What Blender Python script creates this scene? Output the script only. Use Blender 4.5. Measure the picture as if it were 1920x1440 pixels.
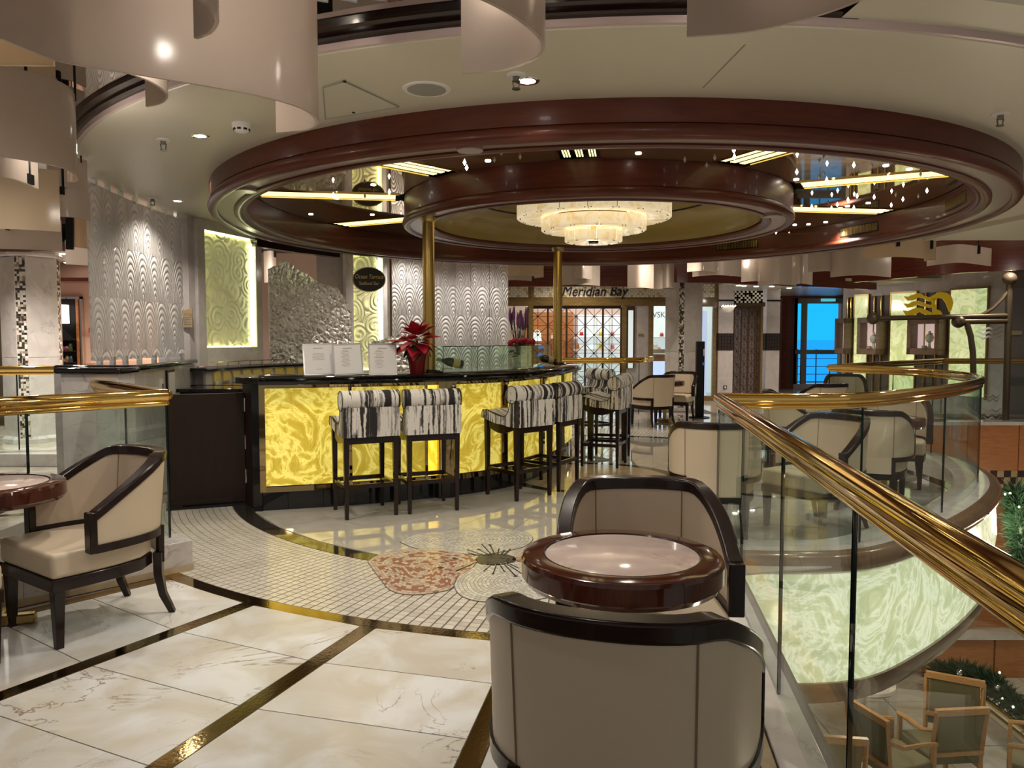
import bpy, bmesh, math, random
from math import sin, cos, pi, radians, atan2, hypot, sqrt
from mathutils import Vector, Matrix
random.seed(7)
for o in list(bpy.data.objects): bpy.data.objects.remove(o)
scene = bpy.context.scene
COL = scene.collection
# ---------------------------------------------------------------- camera
FPX, CAMH, HORY = 1442.0, 1.45, 637.0
TILT = math.atan((720 - HORY) / FPX)
cam = bpy.data.cameras.new('camera'); camo = bpy.data.objects.new('camera', cam); COL.objects.link(camo)
cam.sensor_width = 36; cam.lens = FPX / 1920 * 36; cam.clip_start = 0.05; cam.clip_end = 300
camo.location = (0, 0, CAMH); camo.rotation_euler = (pi / 2 - TILT, 0, 0)
scene.camera = camo
# ---------------------------------------------------------------- world, exposure
w = bpy.data.worlds.new('world'); scene.world = w; w.use_nodes = True
w.node_tree.nodes['Background'].inputs[0].default_value = (1.0, 0.91, 0.82, 1)
w.node_tree.nodes['Background'].inputs[1].default_value = 0.24
vs = scene.view_settings
vs.view_transform = 'Standard'; vs.look = 'None'; vs.gamma = 1; vs.use_curve_mapping = False; vs.exposure = 0.45
def lamp(kind, name, loc, power, color=(1, .88, .72), size=.05, rot=(0, 0, 0), spot=1.6, blend=.6):
    l = bpy.data.lights.new(name, kind); l.energy = power; l.color = color
    if kind == 'AREA': l.size = size
    else: l.shadow_soft_size = size
    if kind == 'SPOT': l.spot_size = spot; l.spot_blend = blend
    o = bpy.data.objects.new(name, l); COL.objects.link(o); o.location = loc; o.rotation_euler = rot
    return o
# ---------------------------------------------------------------- pixel helpers (photo 1920x1440)
def ray(px, py):
    x = (px - 960) / FPX; u = (720 - py) / FPX
    return Vector((x, cos(TILT) + u * sin(TILT), -sin(TILT) + u * cos(TILT)))
def P(px, py, z=0.0):
    r = ray(px, py); return Vector((0, 0, CAMH)) + r * ((z - CAMH) / r.z)
def PD(px, py, d):
    r = ray(px, py); return Vector((0, 0, CAMH)) + r * (d / r.y)
def proj(x, y, z):
    z -= CAMH; f = y * cos(TILT) - z * sin(TILT); u = y * sin(TILT) + z * cos(TILT)
    return (9999, 9999) if f < .05 else (960 + FPX * x / f, 720 - FPX * u / f)
# ---------------------------------------------------------------- mesh helpers
class B:
    def __init__(s): s.v = []; s.f = []
    def add(s, vs, fs):
        n = len(s.v); s.v += [tuple(v) for v in vs]; s.f += [tuple(i + n for i in f) for f in fs]; return s
    def box(s, x0, x1, y0, y1, z0, z1):
        return s.add([(x, y, z) for z in (z0, z1) for y in (y0, y1) for x in (x0, x1)],
                     [(0, 2, 3, 1), (4, 5, 7, 6), (0, 1, 5, 4), (2, 6, 7, 3), (0, 4, 6, 2), (1, 3, 7, 5)])
    def obox(s, c, size, rz=0, rx=0, ry=0):
        m = Matrix.Translation(c) @ Matrix.Rotation(rz, 4, 'Z') @ Matrix.Rotation(rx, 4, 'X') @ Matrix.Rotation(ry, 4, 'Y')
        a, b, d = [q / 2 for q in size]
        return s.add([m @ Vector((x, y, z)) for z in (-d, d) for y in (-b, b) for x in (-a, a)],
                     [(0, 2, 3, 1), (4, 5, 7, 6), (0, 1, 5, 4), (2, 6, 7, 3), (0, 4, 6, 2), (1, 3, 7, 5)])
    def bar(s, a, b, w, h=None):      # rectangular bar between two points
        a = Vector(a); b = Vector(b); d = (b - a).normalized(); h = h or w
        up = Vector((0, 0, 1)) if abs(d.z) < .95 else Vector((0, 1, 0))
        x = d.cross(up).normalized() * w / 2; y = x.cross(d).normalized() * h / 2
        vs = [p + sx * x + sy * y for p in (a, b) for sx, sy in ((-1, -1), (1, -1), (1, 1), (-1, 1))]
        return s.add(vs, [(3, 2, 1, 0), (4, 5, 6, 7), (0, 1, 5, 4), (1, 2, 6, 5), (2, 3, 7, 6), (3, 0, 4, 7)])
    def cyl(s, a, b, r, n=12, r2=None, cap=True):
        a = Vector(a); b = Vector(b); d = (b - a).normalized(); r2 = r if r2 is None else r2
        up = Vector((0, 0, 1)) if abs(d.z) < .95 else Vector((1, 0, 0))
        x = d.cross(up).normalized(); y = d.cross(x)
        vs = [a + (x * cos(t) + y * sin(t)) * r for t in [2 * pi * i / n for i in range(n)]] + \
             [b + (x * cos(t) + y * sin(t)) * r2 for t in [2 * pi * i / n for i in range(n)]]
        fs = [(i, (i + 1) % n, n + (i + 1) % n, n + i) for i in range(n)]
        if cap: fs += [tuple(range(n))[::-1], tuple(range(n, 2 * n))]
        return s.add(vs, fs)
    def tube(s, pts, r, n=8, cap=True, closed=False):
        pts = [Vector(p) for p in pts]; m = len(pts); rr = r if isinstance(r, (list, tuple)) else [r] * m
        vs = []; x = None
        for i, p in enumerate(pts):
            if closed: d = pts[(i + 1) % m] - pts[i - 1]
            else: d = pts[min(i + 1, m - 1)] - pts[max(i - 1, 0)]
            d.normalize()
            if x is None:
                up = Vector((0, 0, 1)) if abs(d.z) < .9 else Vector((1, 0, 0)); x = d.cross(up).normalized()
            else:
                x = (x - d * x.dot(d)).normalized()
            y = d.cross(x)
            vs += [p + (x * cos(t) + y * sin(t)) * rr[i] for t in [2 * pi * k / n for k in range(n)]]
        fs = []
        for i in range(m if closed else m - 1):
            j = (i + 1) % m
            fs += [(i * n + k, i * n + (k + 1) % n, j * n + (k + 1) % n, j * n + k) for k in range(n)]
        if cap and not closed: fs += [tuple(range(n))[::-1], tuple(range((m - 1) * n, m * n))]
        return s.add(vs, fs)
    def lathe(s, prof, cx=0, cy=0, n=48, a0=0, a1=2 * pi, z=0):
        full = abs(a1 - a0 - 2 * pi) < 1e-6; m = n if full else n + 1; k = len(prof)
        vs = [(cx + r * cos(a0 + (a1 - a0) * i / n), cy + r * sin(a0 + (a1 - a0) * i / n), z + h) for i in range(m) for r, h in prof]
        fs = []
        for i in range(n):
            j = (i + 1) % m
            fs += [(i * k + q, j * k + q, j * k + q + 1, i * k + q + 1) for q in range(k - 1)]
        return s.add(vs, fs)
    def ring(s, cx, cy, r0, r1, z0, z1, a0=0, a1=2 * pi, n=48):
        s.lathe([(r0, z0), (r1, z0), (r1, z1), (r0, z1), (r0, z0)], cx, cy, n, a0, a1)
        if abs(a1 - a0 - 2 * pi) > 1e-6:
            for a in (a0, a1):
                q = [(cx + r * cos(a), cy + r * sin(a), z) for r, z in ((r0, z0), (r1, z0), (r1, z1), (r0, z1))]
                s.add(q, [(0, 1, 2, 3)])
        return s
    def prism(s, poly, z0, z1):
        n = len(poly)
        return s.add([(p[0], p[1], z0) for p in poly] + [(p[0], p[1], z1) for p in poly],
                     [tuple(range(n))[::-1], tuple(range(n, 2 * n))] + [(i, (i + 1) % n, n + (i + 1) % n, n + i) for i in range(n)])
    def ribbon(s, path, z0, z1, th, lo=None, hi=None, off=0.0):
        # upright strip along a plan path; th to its left side; z0/z1 numbers or lists
        n = len(path); a = offset(path, off); b = offset(path, off + th)
        Z0 = z0 if isinstance(z0, list) else [z0] * n; Z1 = z1 if isinstance(z1, list) else [z1] * n
        vs = []
        for i in range(n):
            vs += [(a[i][0], a[i][1], Z0[i]), (b[i][0], b[i][1], Z0[i]), (b[i][0], b[i][1], Z1[i]), (a[i][0], a[i][1], Z1[i])]
        fs = []
        for i in range(n - 1):
            for q in range(4):
                fs.append((i * 4 + q, i * 4 + (q + 1) % 4, i * 4 + 4 + (q + 1) % 4, i * 4 + 4 + q))
        fs += [(3, 2, 1, 0), tuple(range((n - 1) * 4, n * 4))]
        return s.add(vs, fs)
    def sweep(s, path, prof):         # prof: closed list of (offset, z) swept along a plan path
        n = len(path); k = len(prof); offs = {o: offset(path, o) for o in {p[0] for p in prof}}
        vs = [(offs[o][i][0], offs[o][i][1], z) for i in range(n) for o, z in prof]
        fs = [(i * k + q, i * k + (q + 1) % k, i * k + k + (q + 1) % k, i * k + k + q) for i in range(n - 1) for q in range(k)]
        fs += [tuple(range(k))[::-1], tuple(range((n - 1) * k, n * k))]
        return s.add(vs, fs)
    def sphere(s, c, r, nu=12, nv=8, sc=(1, 1, 1)):
        vs = [(c[0], c[1], c[2] - r * sc[2])]
        for j in range(1, nv):
            ph = -pi / 2 + pi * j / nv
            vs += [(c[0] + r * sc[0] * cos(ph) * cos(2 * pi * i / nu), c[1] + r * sc[1] * cos(ph) * sin(2 * pi * i / nu), c[2] + r * sc[2] * sin(ph)) for i in range(nu)]
        vs.append((c[0], c[1], c[2] + r * sc[2])); t = len(vs) - 1
        fs = [(0, 1 + (i + 1) % nu, 1 + i) for i in range(nu)]
        for j in range(nv - 2):
            fs += [(1 + j * nu + i, 1 + j * nu + (i + 1) % nu, 1 + (j + 1) * nu + (i + 1) % nu, 1 + (j + 1) * nu + i) for i in range(nu)]
        fs += [(1 + (nv - 2) * nu + i, 1 + (nv - 2) * nu + (i + 1) % nu, t) for i in range(nu)]
        return s.add(vs, fs)
    def build(s, name, mat, parent=None, label=None, cat=None, group=None, kind=None, bev=0, smooth=.7, org=None, seg=2):
        if parent is not None: org = Vector(parent.matrix_basis.translation)
        elif org is None:
            xs = [v[0] for v in s.v]; ys = [v[1] for v in s.v]; zs = [v[2] for v in s.v]
            org = Vector(((min(xs) + max(xs)) / 2, (min(ys) + max(ys)) / 2, min(zs)))
            if parent is None and kind == 'structure': org = Vector((0, 0, 0))
        org = Vector(org)
        # a part's coordinates are world coordinates unless its parent was placed at the origin
        off = org
        p = parent
        if p is not None:
            off = Vector((0, 0, 0))
            while p is not None: off += p.matrix_basis.translation; p = p.parent
        me = bpy.data.meshes.new(name); me.from_pydata([Vector(v) - off for v in s.v], [], s.f); me.validate()
        bm = bmesh.new(); bm.from_mesh(me); bmesh.ops.recalc_face_normals(bm, faces=bm.faces); bm.to_mesh(me); bm.free()
        me.shade_smooth(); me.set_sharp_from_angle(angle=smooth)
        if mat: me.materials.append(mat)
        o = bpy.data.objects.new(name, me); COL.objects.link(o)
        if parent is None: o.location = org
        else: o.parent = parent
        tag(o, label, cat, group, kind)
        if bev:
            m = o.modifiers.new('bevel', 'BEVEL'); m.width = bev; m.segments = seg; m.limit_method = 'ANGLE'; m.angle_limit = .6
        return o
def tag(o, label=None, cat=None, group=None, kind=None):
    if label: o['label'] = label
    if cat: o['category'] = cat
    if group: o['group'] = group
    if kind: o['kind'] = kind
    return o
def T(name, label, cat, loc=(0, 0, 0), rz=0, group=None, kind=None):
    o = bpy.data.objects.new(name, None); COL.objects.link(o); o.empty_display_size = .1
    o.location = loc; o.rotation_euler = (0, 0, rz); return tag(o, label, cat, group, kind)
def inst(name, me, loc, parent=None, rz=0, sc=None, **k):
    o = bpy.data.objects.new(name, me); COL.objects.link(o)
    o.location = loc; o.rotation_euler = (0, 0, rz)
    if sc: o.scale = sc
    if parent:
        o.parent = parent
    return tag(o, **k)
def dup(root, loc, rz, label=None, group=None):
    r = root.copy(); COL.objects.link(r); r.location = loc; r.rotation_euler = (0, 0, rz)
    if label: r['label'] = label
    if group: r['group'] = group
    for ch in list(root.children):
        c = ch.copy(); COL.objects.link(c); c.parent = r
        for g in list(ch.children):
            q = g.copy(); COL.objects.link(q); q.parent = c
    return r
def offset(path, o):
    n = len(path); out = []
    for i in range(n):
        a = path[max(i - 1, 0)]; b = path[min(i + 1, n - 1)]
        dx, dy = b[0] - a[0], b[1] - a[1]; l = hypot(dx, dy) or 1
        out.append((path[i][0] - dy / l * o, path[i][1] + dx / l * o))
    return out
def spline(pts, step=.05):
    pts = [Vector(p) for p in pts]; out = []
    for i in range(len(pts) - 1):
        p0 = pts[max(i - 1, 0)]; p1 = pts[i]; p2 = pts[i + 1]; p3 = pts[min(i + 2, len(pts) - 1)]
        n = max(2, int((p2 - p1).length / step))
        for k in range(n):
            t = k / n
            out.append(.5 * ((2 * p1) + (p2 - p0) * t + (2 * p0 - 5 * p1 + 4 * p2 - p3) * t * t + (3 * p1 - p0 - 3 * p2 + p3) * t ** 3))
    out.append(pts[-1]); return out
def arc(cx, cy, r, a0, a1, n):
    return [(cx + r * cos(radians(a0 + (a1 - a0) * i / n)), cy + r * sin(radians(a0 + (a1 - a0) * i / n))) for i in range(n + 1)]
def text(name, body, mat, parent, size, loc, rot, depth=.004, shear=0, align='CENTER', sx=1):
    cu = bpy.data.curves.new(name, 'FONT'); cu.body = body; cu.size = size; cu.extrude = depth; cu.shear = shear; cu.align_x = align; cu.align_y = 'CENTER'
    t = bpy.data.objects.new(name + '_t', cu); COL.objects.link(t)
    dg = bpy.context.evaluated_depsgraph_get(); me = bpy.data.meshes.new_from_object(t.evaluated_get(dg)); bpy.data.objects.remove(t)
    m = Matrix.Rotation(rot[2], 4, 'Z') @ Matrix.Rotation(rot[0], 4, 'X') @ Matrix.Scale(sx, 4, (1, 0, 0))
    me.transform(m); me.materials.clear(); me.materials.append(mat)
    o = bpy.data.objects.new(name, me); COL.objects.link(o)
    off = Vector((0, 0, 0)); p = parent
    while p is not None: off += p.matrix_basis.translation; p = p.parent
    o.location = Vector(loc) - off; o.parent = parent; return o
# ---------------------------------------------------------------- materials
def mat(name):
    m = bpy.data.materials.new(name); m.use_nodes = True; nt = m.node_tree
    return m, nt, nt.nodes['Principled BSDF'], nt.nodes, nt.links
def plain(name, col, rough=.5, metal=0, coat=0, emit=None, es=0, bump=0, bscale=200, spec=.5):
    m, nt, b, N, L = mat(name)
    b.inputs['Base Color'].default_value = (*col, 1); b.inputs['Roughness'].default_value = rough; b.inputs['Metallic'].default_value = metal
    b.inputs['Coat Weight'].default_value = coat; b.inputs['Coat Roughness'].default_value = .05; b.inputs['Specular IOR Level'].default_value = spec
    if emit: b.inputs['Emission Color'].default_value = (*emit, 1); b.inputs['Emission Strength'].default_value = es
    if bump:
        no = N.new('ShaderNodeTexNoise'); no.inputs['Scale'].default_value = bscale; tc = N.new('ShaderNodeTexCoord')
        L.new(tc.outputs['Object'], no.inputs['Vector'])
        bp = N.new('ShaderNodeBump'); bp.inputs['Strength'].default_value = bump; bp.inputs['Distance'].default_value = .002
        L.new(no.outputs[0], bp.inputs['Height']); L.new(bp.outputs[0], b.inputs['Normal'])
    return m
def ramp(N, stops):
    r = N.new('ShaderNodeValToRGB'); e = r.color_ramp.elements
    e[0].position, e[0].color = stops[0][0], (*stops[0][1], 1); e[1].position, e[1].color = stops[-1][0], (*stops[-1][1], 1)
    for p, c in stops[1:-1]:
        x = e.new(p); x.color = (*c, 1)
    return r
def coords(N, L, world=True, rnd=0, scale=(1, 1, 1)):
    if world: g = N.new('ShaderNodeNewGeometry').outputs['Position']
    else: g = N.new('ShaderNodeTexCoord').outputs['Object']
    mp = N.new('ShaderNodeMapping'); mp.inputs['Scale'].default_value = scale; L.new(g, mp.inputs['Vector'])
    if rnd:
        oi = N.new('ShaderNodeObjectInfo'); v = N.new('ShaderNodeVectorMath'); v.operation = 'SCALE'; v.inputs['Scale'].default_value = rnd
        cx = N.new('ShaderNodeCombineXYZ')
        for i in range(3): L.new(oi.outputs['Random'], cx.inputs[i])
        L.new(cx.outputs[0], v.inputs[0]); L.new(v.outputs[0], mp.inputs['Location'])
    return mp.outputs[0]
def noise(N, L, vec, scale, detail=4, dist=0, rough=.5):
    n = N.new('ShaderNodeTexNoise'); n.inputs['Scale'].default_value = scale; n.inputs['Detail'].default_value = detail
    n.inputs['Distortion'].default_value = dist; n.inputs['Roughness'].default_value = rough; L.new(vec, n.inputs['Vector']); return n
def mixc(N, L, fac, a, b, mode='MIX'):
    m = N.new('ShaderNodeMix'); m.data_type = 'RGBA'; m.blend_type = mode
    for s, v in ((0, fac), (6, a), (7, b)):
        if hasattr(v, 'is_linked'): L.new(v, m.inputs[s])
        elif s == 0: m.inputs[0].default_value = v
        else: m.inputs[s].default_value = (*v, 1)
    return m.outputs[2]
def marble(name, base, cloud, vein, rough=.08, rnd=7, scale=1.0, vamt=1.0, world=True, veinw=.018, spec=.5, tint=.10, coat=0):
    m, nt, b, N, L = mat(name); v = coords(N, L, world, rnd)
    n1 = noise(N, L, v, 2.2 * scale, 6, 1.2); n2 = noise(N, L, v, 1.1 * scale, 5, 2.0, .6)
    c1 = ramp(N, [(.35, base), (.62, cloud)]); L.new(n1.outputs[0], c1.inputs[0])
    # veins: narrow band where a warped noise passes through one half
    sb = N.new('ShaderNodeMath'); sb.operation = 'SUBTRACT'; sb.inputs[1].default_value = .5; L.new(n2.outputs[0], sb.inputs[0])
    ab = N.new('ShaderNodeMath'); ab.operation = 'ABSOLUTE'; L.new(sb.outputs[0], ab.inputs[0])
    rv = ramp(N, [(0, (1, 1, 1)), (veinw, (0, 0, 0))]); L.new(ab.outputs[0], rv.inputs[0])
    msk = noise(N, L, v, 1.7 * scale, 2); rm = ramp(N, [(.48, (0, 0, 0)), (.66, (vamt, vamt, vamt))]); L.new(msk.outputs[0], rm.inputs[0])
    f = N.new('ShaderNodeMath'); f.operation = 'MULTIPLY'; L.new(rv.outputs[0], f.inputs[0]); L.new(rm.outputs[0], f.inputs[1])
    c = mixc(N, L, f.outputs[0], c1.outputs[0], vein)
    if rnd:
        oi = N.new('ShaderNodeObjectInfo'); hv = N.new('ShaderNodeHueSaturation'); L.new(c, hv.inputs['Color'])
        mr = N.new('ShaderNodeMapRange'); mr.inputs[3].default_value = 1 - tint; mr.inputs[4].default_value = 1 + tint * .4; L.new(oi.outputs['Random'], mr.inputs[0]); L.new(mr.outputs[0], hv.inputs['Value'])
        c = hv.outputs[0]
    L.new(c, b.inputs['Base Color']); b.inputs['Roughness'].default_value = rough; b.inputs['Specular IOR Level'].default_value = spec; b.inputs['Coat Weight'].default_value = coat; b.inputs['Coat Roughness'].default_value = .02; b.inputs['Coat IOR'].default_value = 1.7
    return m
def wood(name, a, c, rough=.18, scale=(3, 3, 30), coat=.6, world=False):
    m, nt, b, N, L = mat(name); v = coords(N, L, world, 3, scale)
    n = noise(N, L, v, 3, 6, .6); r = ramp(N, [(.3, a), (.7, c)]); L.new(n.outputs[0], r.inputs[0]); L.new(r.outputs[0], b.inputs['Base Color'])
    b.inputs['Roughness'].default_value = rough; b.inputs['Specular IOR Level'].default_value = .3; b.inputs['Coat Weight'].default_value = coat; b.inputs['Coat Roughness'].default_value = .06; return m
def onyx(name, lo, mid, hi, strength, scale=3.0, world=True):
    m, nt, b, N, L = mat(name); v = coords(N, L, world, 2)
    n0 = noise(N, L, v, scale * .6, 3, 0)
    add = N.new('ShaderNodeMix'); add.data_type = 'RGBA'; add.inputs[0].default_value = .35; L.new(v, add.inputs[6]); L.new(n0.outputs[1], add.inputs[7])
    n1 = noise(N, L, add.outputs[2], scale * 1.6, 8, 2.6, .62)
    r = ramp(N, [(.30, lo), (.46, mid), (.53, hi), (.60, mid), (.75, lo)]); L.new(n1.outputs[0], r.inputs[0])
    L.new(r.outputs[0], b.inputs['Base Color']); L.new(r.outputs[0], b.inputs['Emission Color']); b.inputs['Emission Strength'].default_value = strength
    b.inputs['Roughness'].default_value = .12; return m
def swirl(name, base, scale, strength, rings=26, rough=.45, world=True, dist=.02, mul=(1, 1, 1), trans=None):
    # scroll relief: spirals wound round the points of a Voronoi field
    m, nt, b, N, L = mat(name); v = coords(N, L, world, 0, mul)
    nz = noise(N, L, v, 2.2 * scale / 4, 2); mx = N.new('ShaderNodeMix'); mx.data_type = 'RGBA'; mx.inputs[0].default_value = .06; L.new(v, mx.inputs[6]); L.new(nz.outputs[1], mx.inputs[7]); v = mx.outputs[2]
    vo = N.new('ShaderNodeTexVoronoi'); vo.inputs['Scale'].default_value = scale; vo.voronoi_dimensions = '3D'; L.new(v, vo.inputs['Vector'])
    df = N.new('ShaderNodeVectorMath'); df.operation = 'SUBTRACT'; L.new(v, df.inputs[0]); L.new(vo.outputs['Position'], df.inputs[1])
    sp = N.new('ShaderNodeSeparateXYZ'); L.new(df.outputs[0], sp.inputs[0])
    ad = N.new('ShaderNodeMath'); ad.operation = 'ADD'; L.new(sp.outputs[0], ad.inputs[0]); L.new(sp.outputs[1], ad.inputs[1])
    at = N.new('ShaderNodeMath'); at.operation = 'ARCTAN2'; L.new(sp.outputs[2], at.inputs[0]); L.new(ad.outputs[0], at.inputs[1])
    mu = N.new('ShaderNodeMath'); mu.operation = 'MULTIPLY_ADD'; mu.inputs[1].default_value = rings; L.new(vo.outputs['Distance'], mu.inputs[0]); L.new(at.outputs[0], mu.inputs[2])
    sn = N.new('ShaderNodeMath'); sn.operation = 'SINE'; L.new(mu.outputs[0], sn.inputs[0])
    bp = N.new('ShaderNodeBump'); bp.inputs['Strength'].default_value = strength; bp.inputs['Distance'].default_value = dist
    L.new(sn.outputs[0], bp.inputs['Height']); L.new(bp.outputs[0], b.inputs['Normal'])
    b.inputs['Base Color'].default_value = (*base, 1); b.inputs['Roughness'].default_value = rough
    if trans is not None:
        tr = N.new('ShaderNodeBsdfTransparent'); tr.inputs[0].default_value = (.95, .95, .93, 1); ms = N.new('ShaderNodeMixShader'); out = N['Material Output']
        tl = N.new('ShaderNodeBsdfTranslucent'); tl.inputs[0].default_value = (*base, 1); L.new(bp.outputs[0], tl.inputs['Normal'])
        m2 = N.new('ShaderNodeMixShader'); m2.inputs[0].default_value = .4; L.new(b.outputs[0], m2.inputs[1]); L.new(tl.outputs[0], m2.inputs[2])
        ms.inputs[0].default_value = trans; L.new(m2.outputs[0], ms.inputs[1]); L.new(tr.outputs[0], ms.inputs[2]); L.new(ms.outputs[0], out.inputs[0])
    return m
def etch(name, col):
    # nested arches cut into cast glass, laid out along the wall circle
    m, nt, b, N, L = mat(name); g = N.new('ShaderNodeNewGeometry').outputs['Position']; nz = noise(N, L, g, 3, 2); mx = N.new('ShaderNodeMix'); mx.data_type = 'RGBA'; mx.inputs[0].default_value = .05; L.new(g, mx.inputs[6]); L.new(nz.outputs[1], mx.inputs[7])
    sp = N.new('ShaderNodeSeparateXYZ'); L.new(mx.outputs[2], sp.inputs[0])
    def mth(op, x, y=None):
        n = N.new('ShaderNodeMath'); n.operation = op
        for i, v in enumerate((x, y)):
            if v is None: continue
            if isinstance(v, (int, float)): n.inputs[i].default_value = v
            else: L.new(v, n.inputs[i])
        return n.outputs[0]
    u = mth('MULTIPLY', mth('ARCTAN2', mth('SUBTRACT', sp.outputs[1], 8.1), mth('ABSOLUTE', mth('SUBTRACT', sp.outputs[0], .85))), 4.5 / .27)
    zc = mth('DIVIDE', sp.outputs[2], .44); row = mth('FLOOR', zc); fu = mth('SUBTRACT', mth('FRACT', mth('ADD', u, mth('MULTIPLY', row, .5))), .5); fz = mth('FRACT', zc)
    d = mth('SQRT', mth('ADD', mth('POWER', mth('MULTIPLY', fu, .95), 2.0), mth('POWER', mth('MULTIPLY', fz, .62), 2.0)))
    h = mth('SINE', mth('MULTIPLY', d, 36.0)); h = mth('POWER', mth('ABSOLUTE', h), .5)
    bp = N.new('ShaderNodeBump'); bp.inputs['Strength'].default_value = 1; bp.inputs['Distance'].default_value = .03; L.new(h, bp.inputs['Height']); L.new(bp.outputs[0], b.inputs['Normal'])
    b.inputs['Base Color'].default_value = (*col, 1); b.inputs['Roughness'].default_value = .28; b.inputs['Specular IOR Level'].default_value = .6
    tl = N.new('ShaderNodeBsdfTranslucent'); tl.inputs[0].default_value = (*col, 1); L.new(bp.outputs[0], tl.inputs['Normal']); m2 = N.new('ShaderNodeMixShader'); m2.inputs[0].default_value = .3; L.new(b.outputs[0], m2.inputs[1]); L.new(tl.outputs[0], m2.inputs[2])
    tr = N.new('ShaderNodeBsdfTransparent'); ms = N.new('ShaderNodeMixShader'); ms.inputs[0].default_value = .30; L.new(m2.outputs[0], ms.inputs[1]); L.new(tr.outputs[0], ms.inputs[2]); L.new(ms.outputs[0], N['Material Output'].inputs[0]); return m
def crumple(name, col):
    m, nt, b, N, L = mat(name); v = coords(N, L, True); n = noise(N, L, v, 7, 5, 1.6, .55); vo = N.new('ShaderNodeTexVoronoi'); vo.inputs['Scale'].default_value = 11; vo.feature = 'DISTANCE_TO_EDGE'; L.new(v, vo.inputs['Vector'])
    ad = N.new('ShaderNodeMath'); ad.operation = 'ADD'; L.new(n.outputs[0], ad.inputs[0]); L.new(vo.outputs['Distance'], ad.inputs[1])
    bp = N.new('ShaderNodeBump'); bp.inputs['Strength'].default_value = 1; bp.inputs['Distance'].default_value = .06; L.new(ad.outputs[0], bp.inputs['Height']); L.new(bp.outputs[0], b.inputs['Normal'])
    b.inputs['Base Color'].default_value = (*col, 1); b.inputs['Metallic'].default_value = .75; b.inputs['Roughness'].default_value = .16
    tr = N.new('ShaderNodeBsdfTransparent'); ms = N.new('ShaderNodeMixShader'); ms.inputs[0].default_value = .16; L.new(b.outputs[0], ms.inputs[1]); L.new(tr.outputs[0], ms.inputs[2]); L.new(ms.outputs[0], N['Material Output'].inputs[0]); return m
def glow_swirl(*a, **k):
    m = swirl(*a, **k); b = m.node_tree.nodes['Principled BSDF']; b.inputs['Emission Color'].default_value = (.62, .60, .26, 1); b.inputs['Emission Strength'].default_value = .16; return m  # glow added to the relief sheet, brightening it beyond its strips
def clear(name, tint=(.93, .97, .95), refl=1.0, ior=1.45):
    # thin clear sheet: transparent with a Schlick reflection that is the same from both faces
    m, nt, b, N, L = mat(name); N.remove(b); out = N['Material Output']
    tr = N.new('ShaderNodeBsdfTransparent'); tr.inputs[0].default_value = (*tint, 1); gl = N.new('ShaderNodeBsdfGlossy'); gl.inputs['Roughness'].default_value = .0
    lw = N.new('ShaderNodeLayerWeight'); lw.inputs[0].default_value = .5
    pw = N.new('ShaderNodeMath'); pw.operation = 'POWER'; pw.inputs[1].default_value = 5; L.new(lw.outputs['Facing'], pw.inputs[0])
    ml = N.new('ShaderNodeMath'); ml.operation = 'MULTIPLY_ADD'; ml.inputs[1].default_value = .55 * refl; ml.inputs[2].default_value = .03 * refl; ml.use_clamp = True; L.new(pw.outputs[0], ml.inputs[0])
    ms = N.new('ShaderNodeMixShader'); L.new(ml.outputs[0], ms.inputs[0]); L.new(tr.outputs[0], ms.inputs[1]); L.new(gl.outputs[0], ms.inputs[2]); L.new(ms.outputs[0], out.inputs[0])
    return m
def acrylic(name, col, tl=.45):
    m, nt, b, N, L = mat(name); out = N['Material Output']
    v = coords(N, L, True); n = noise(N, L, v, 2.5, 4); c = mixc(N, L, n.outputs[0], tuple(x * .92 for x in col), tuple(min(1, x * 1.06) for x in col))
    L.new(c, b.inputs['Base Color']); b.inputs['Roughness'].default_value = .14; b.inputs['Specular IOR Level'].default_value = .25
    t = N.new('ShaderNodeBsdfTranslucent'); L.new(c, t.inputs[0]); ms = N.new('ShaderNodeMixShader'); ms.inputs[0].default_value = tl
    L.new(b.outputs[0], ms.inputs[1]); L.new(t.outputs[0], ms.inputs[2]); L.new(ms.outputs[0], out.inputs[0]); return m
def glow(name, col, s):
    return plain(name, tuple(min(1, c) for c in col), .4, emit=col, es=s)
def checker(name, cols, scale, rough=.25, swap=None):
    # small square tiles in random tones, laid on a plane (object coordinates)
    m, nt, b, N, L = mat(name); v = coords(N, L, True)
    sp = N.new('ShaderNodeSeparateXYZ'); L.new(v, sp.inputs[0]); cb = N.new('ShaderNodeCombineXYZ')
    for i in range(3):
        mu = N.new('ShaderNodeMath'); mu.operation = 'MULTIPLY'; mu.inputs[1].default_value = scale; L.new(sp.outputs[i], mu.inputs[0])
        fl = N.new('ShaderNodeMath'); fl.operation = 'FLOOR'; L.new(mu.outputs[0], fl.inputs[0]); L.new(fl.outputs[0], cb.inputs[i])
    wn = N.new('ShaderNodeTexWhiteNoise'); L.new(cb.outputs[0], wn.inputs[0])
    r = ramp(N, [(i / len(cols), c) for i, c in enumerate(cols)]); r.color_ramp.interpolation = 'CONSTANT'; L.new(wn.outputs[0], r.inputs[0]); L.new(r.outputs[0], b.inputs['Base Color'])
    b.inputs['Roughness'].default_value = rough; return m
def vcol(name, rough=.3, attr='tone'):
    m, nt, b, N, L = mat(name); a = N.new('ShaderNodeAttribute'); a.attribute_name = attr; L.new(a.outputs[0], b.inputs['Base Color']); b.inputs['Roughness'].default_value = rough; return m
def tonemesh(o, cols):     # one flat tone per face
    me = o.data; at = me.color_attributes.new('tone', 'FLOAT_COLOR', 'CORNER')
    for p in me.polygons:
        c = cols[p.index] if p.index < len(cols) else cols[-1]
        for li in p.loop_indices: at.data[li].color = (*c, 1)
M = {}
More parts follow.
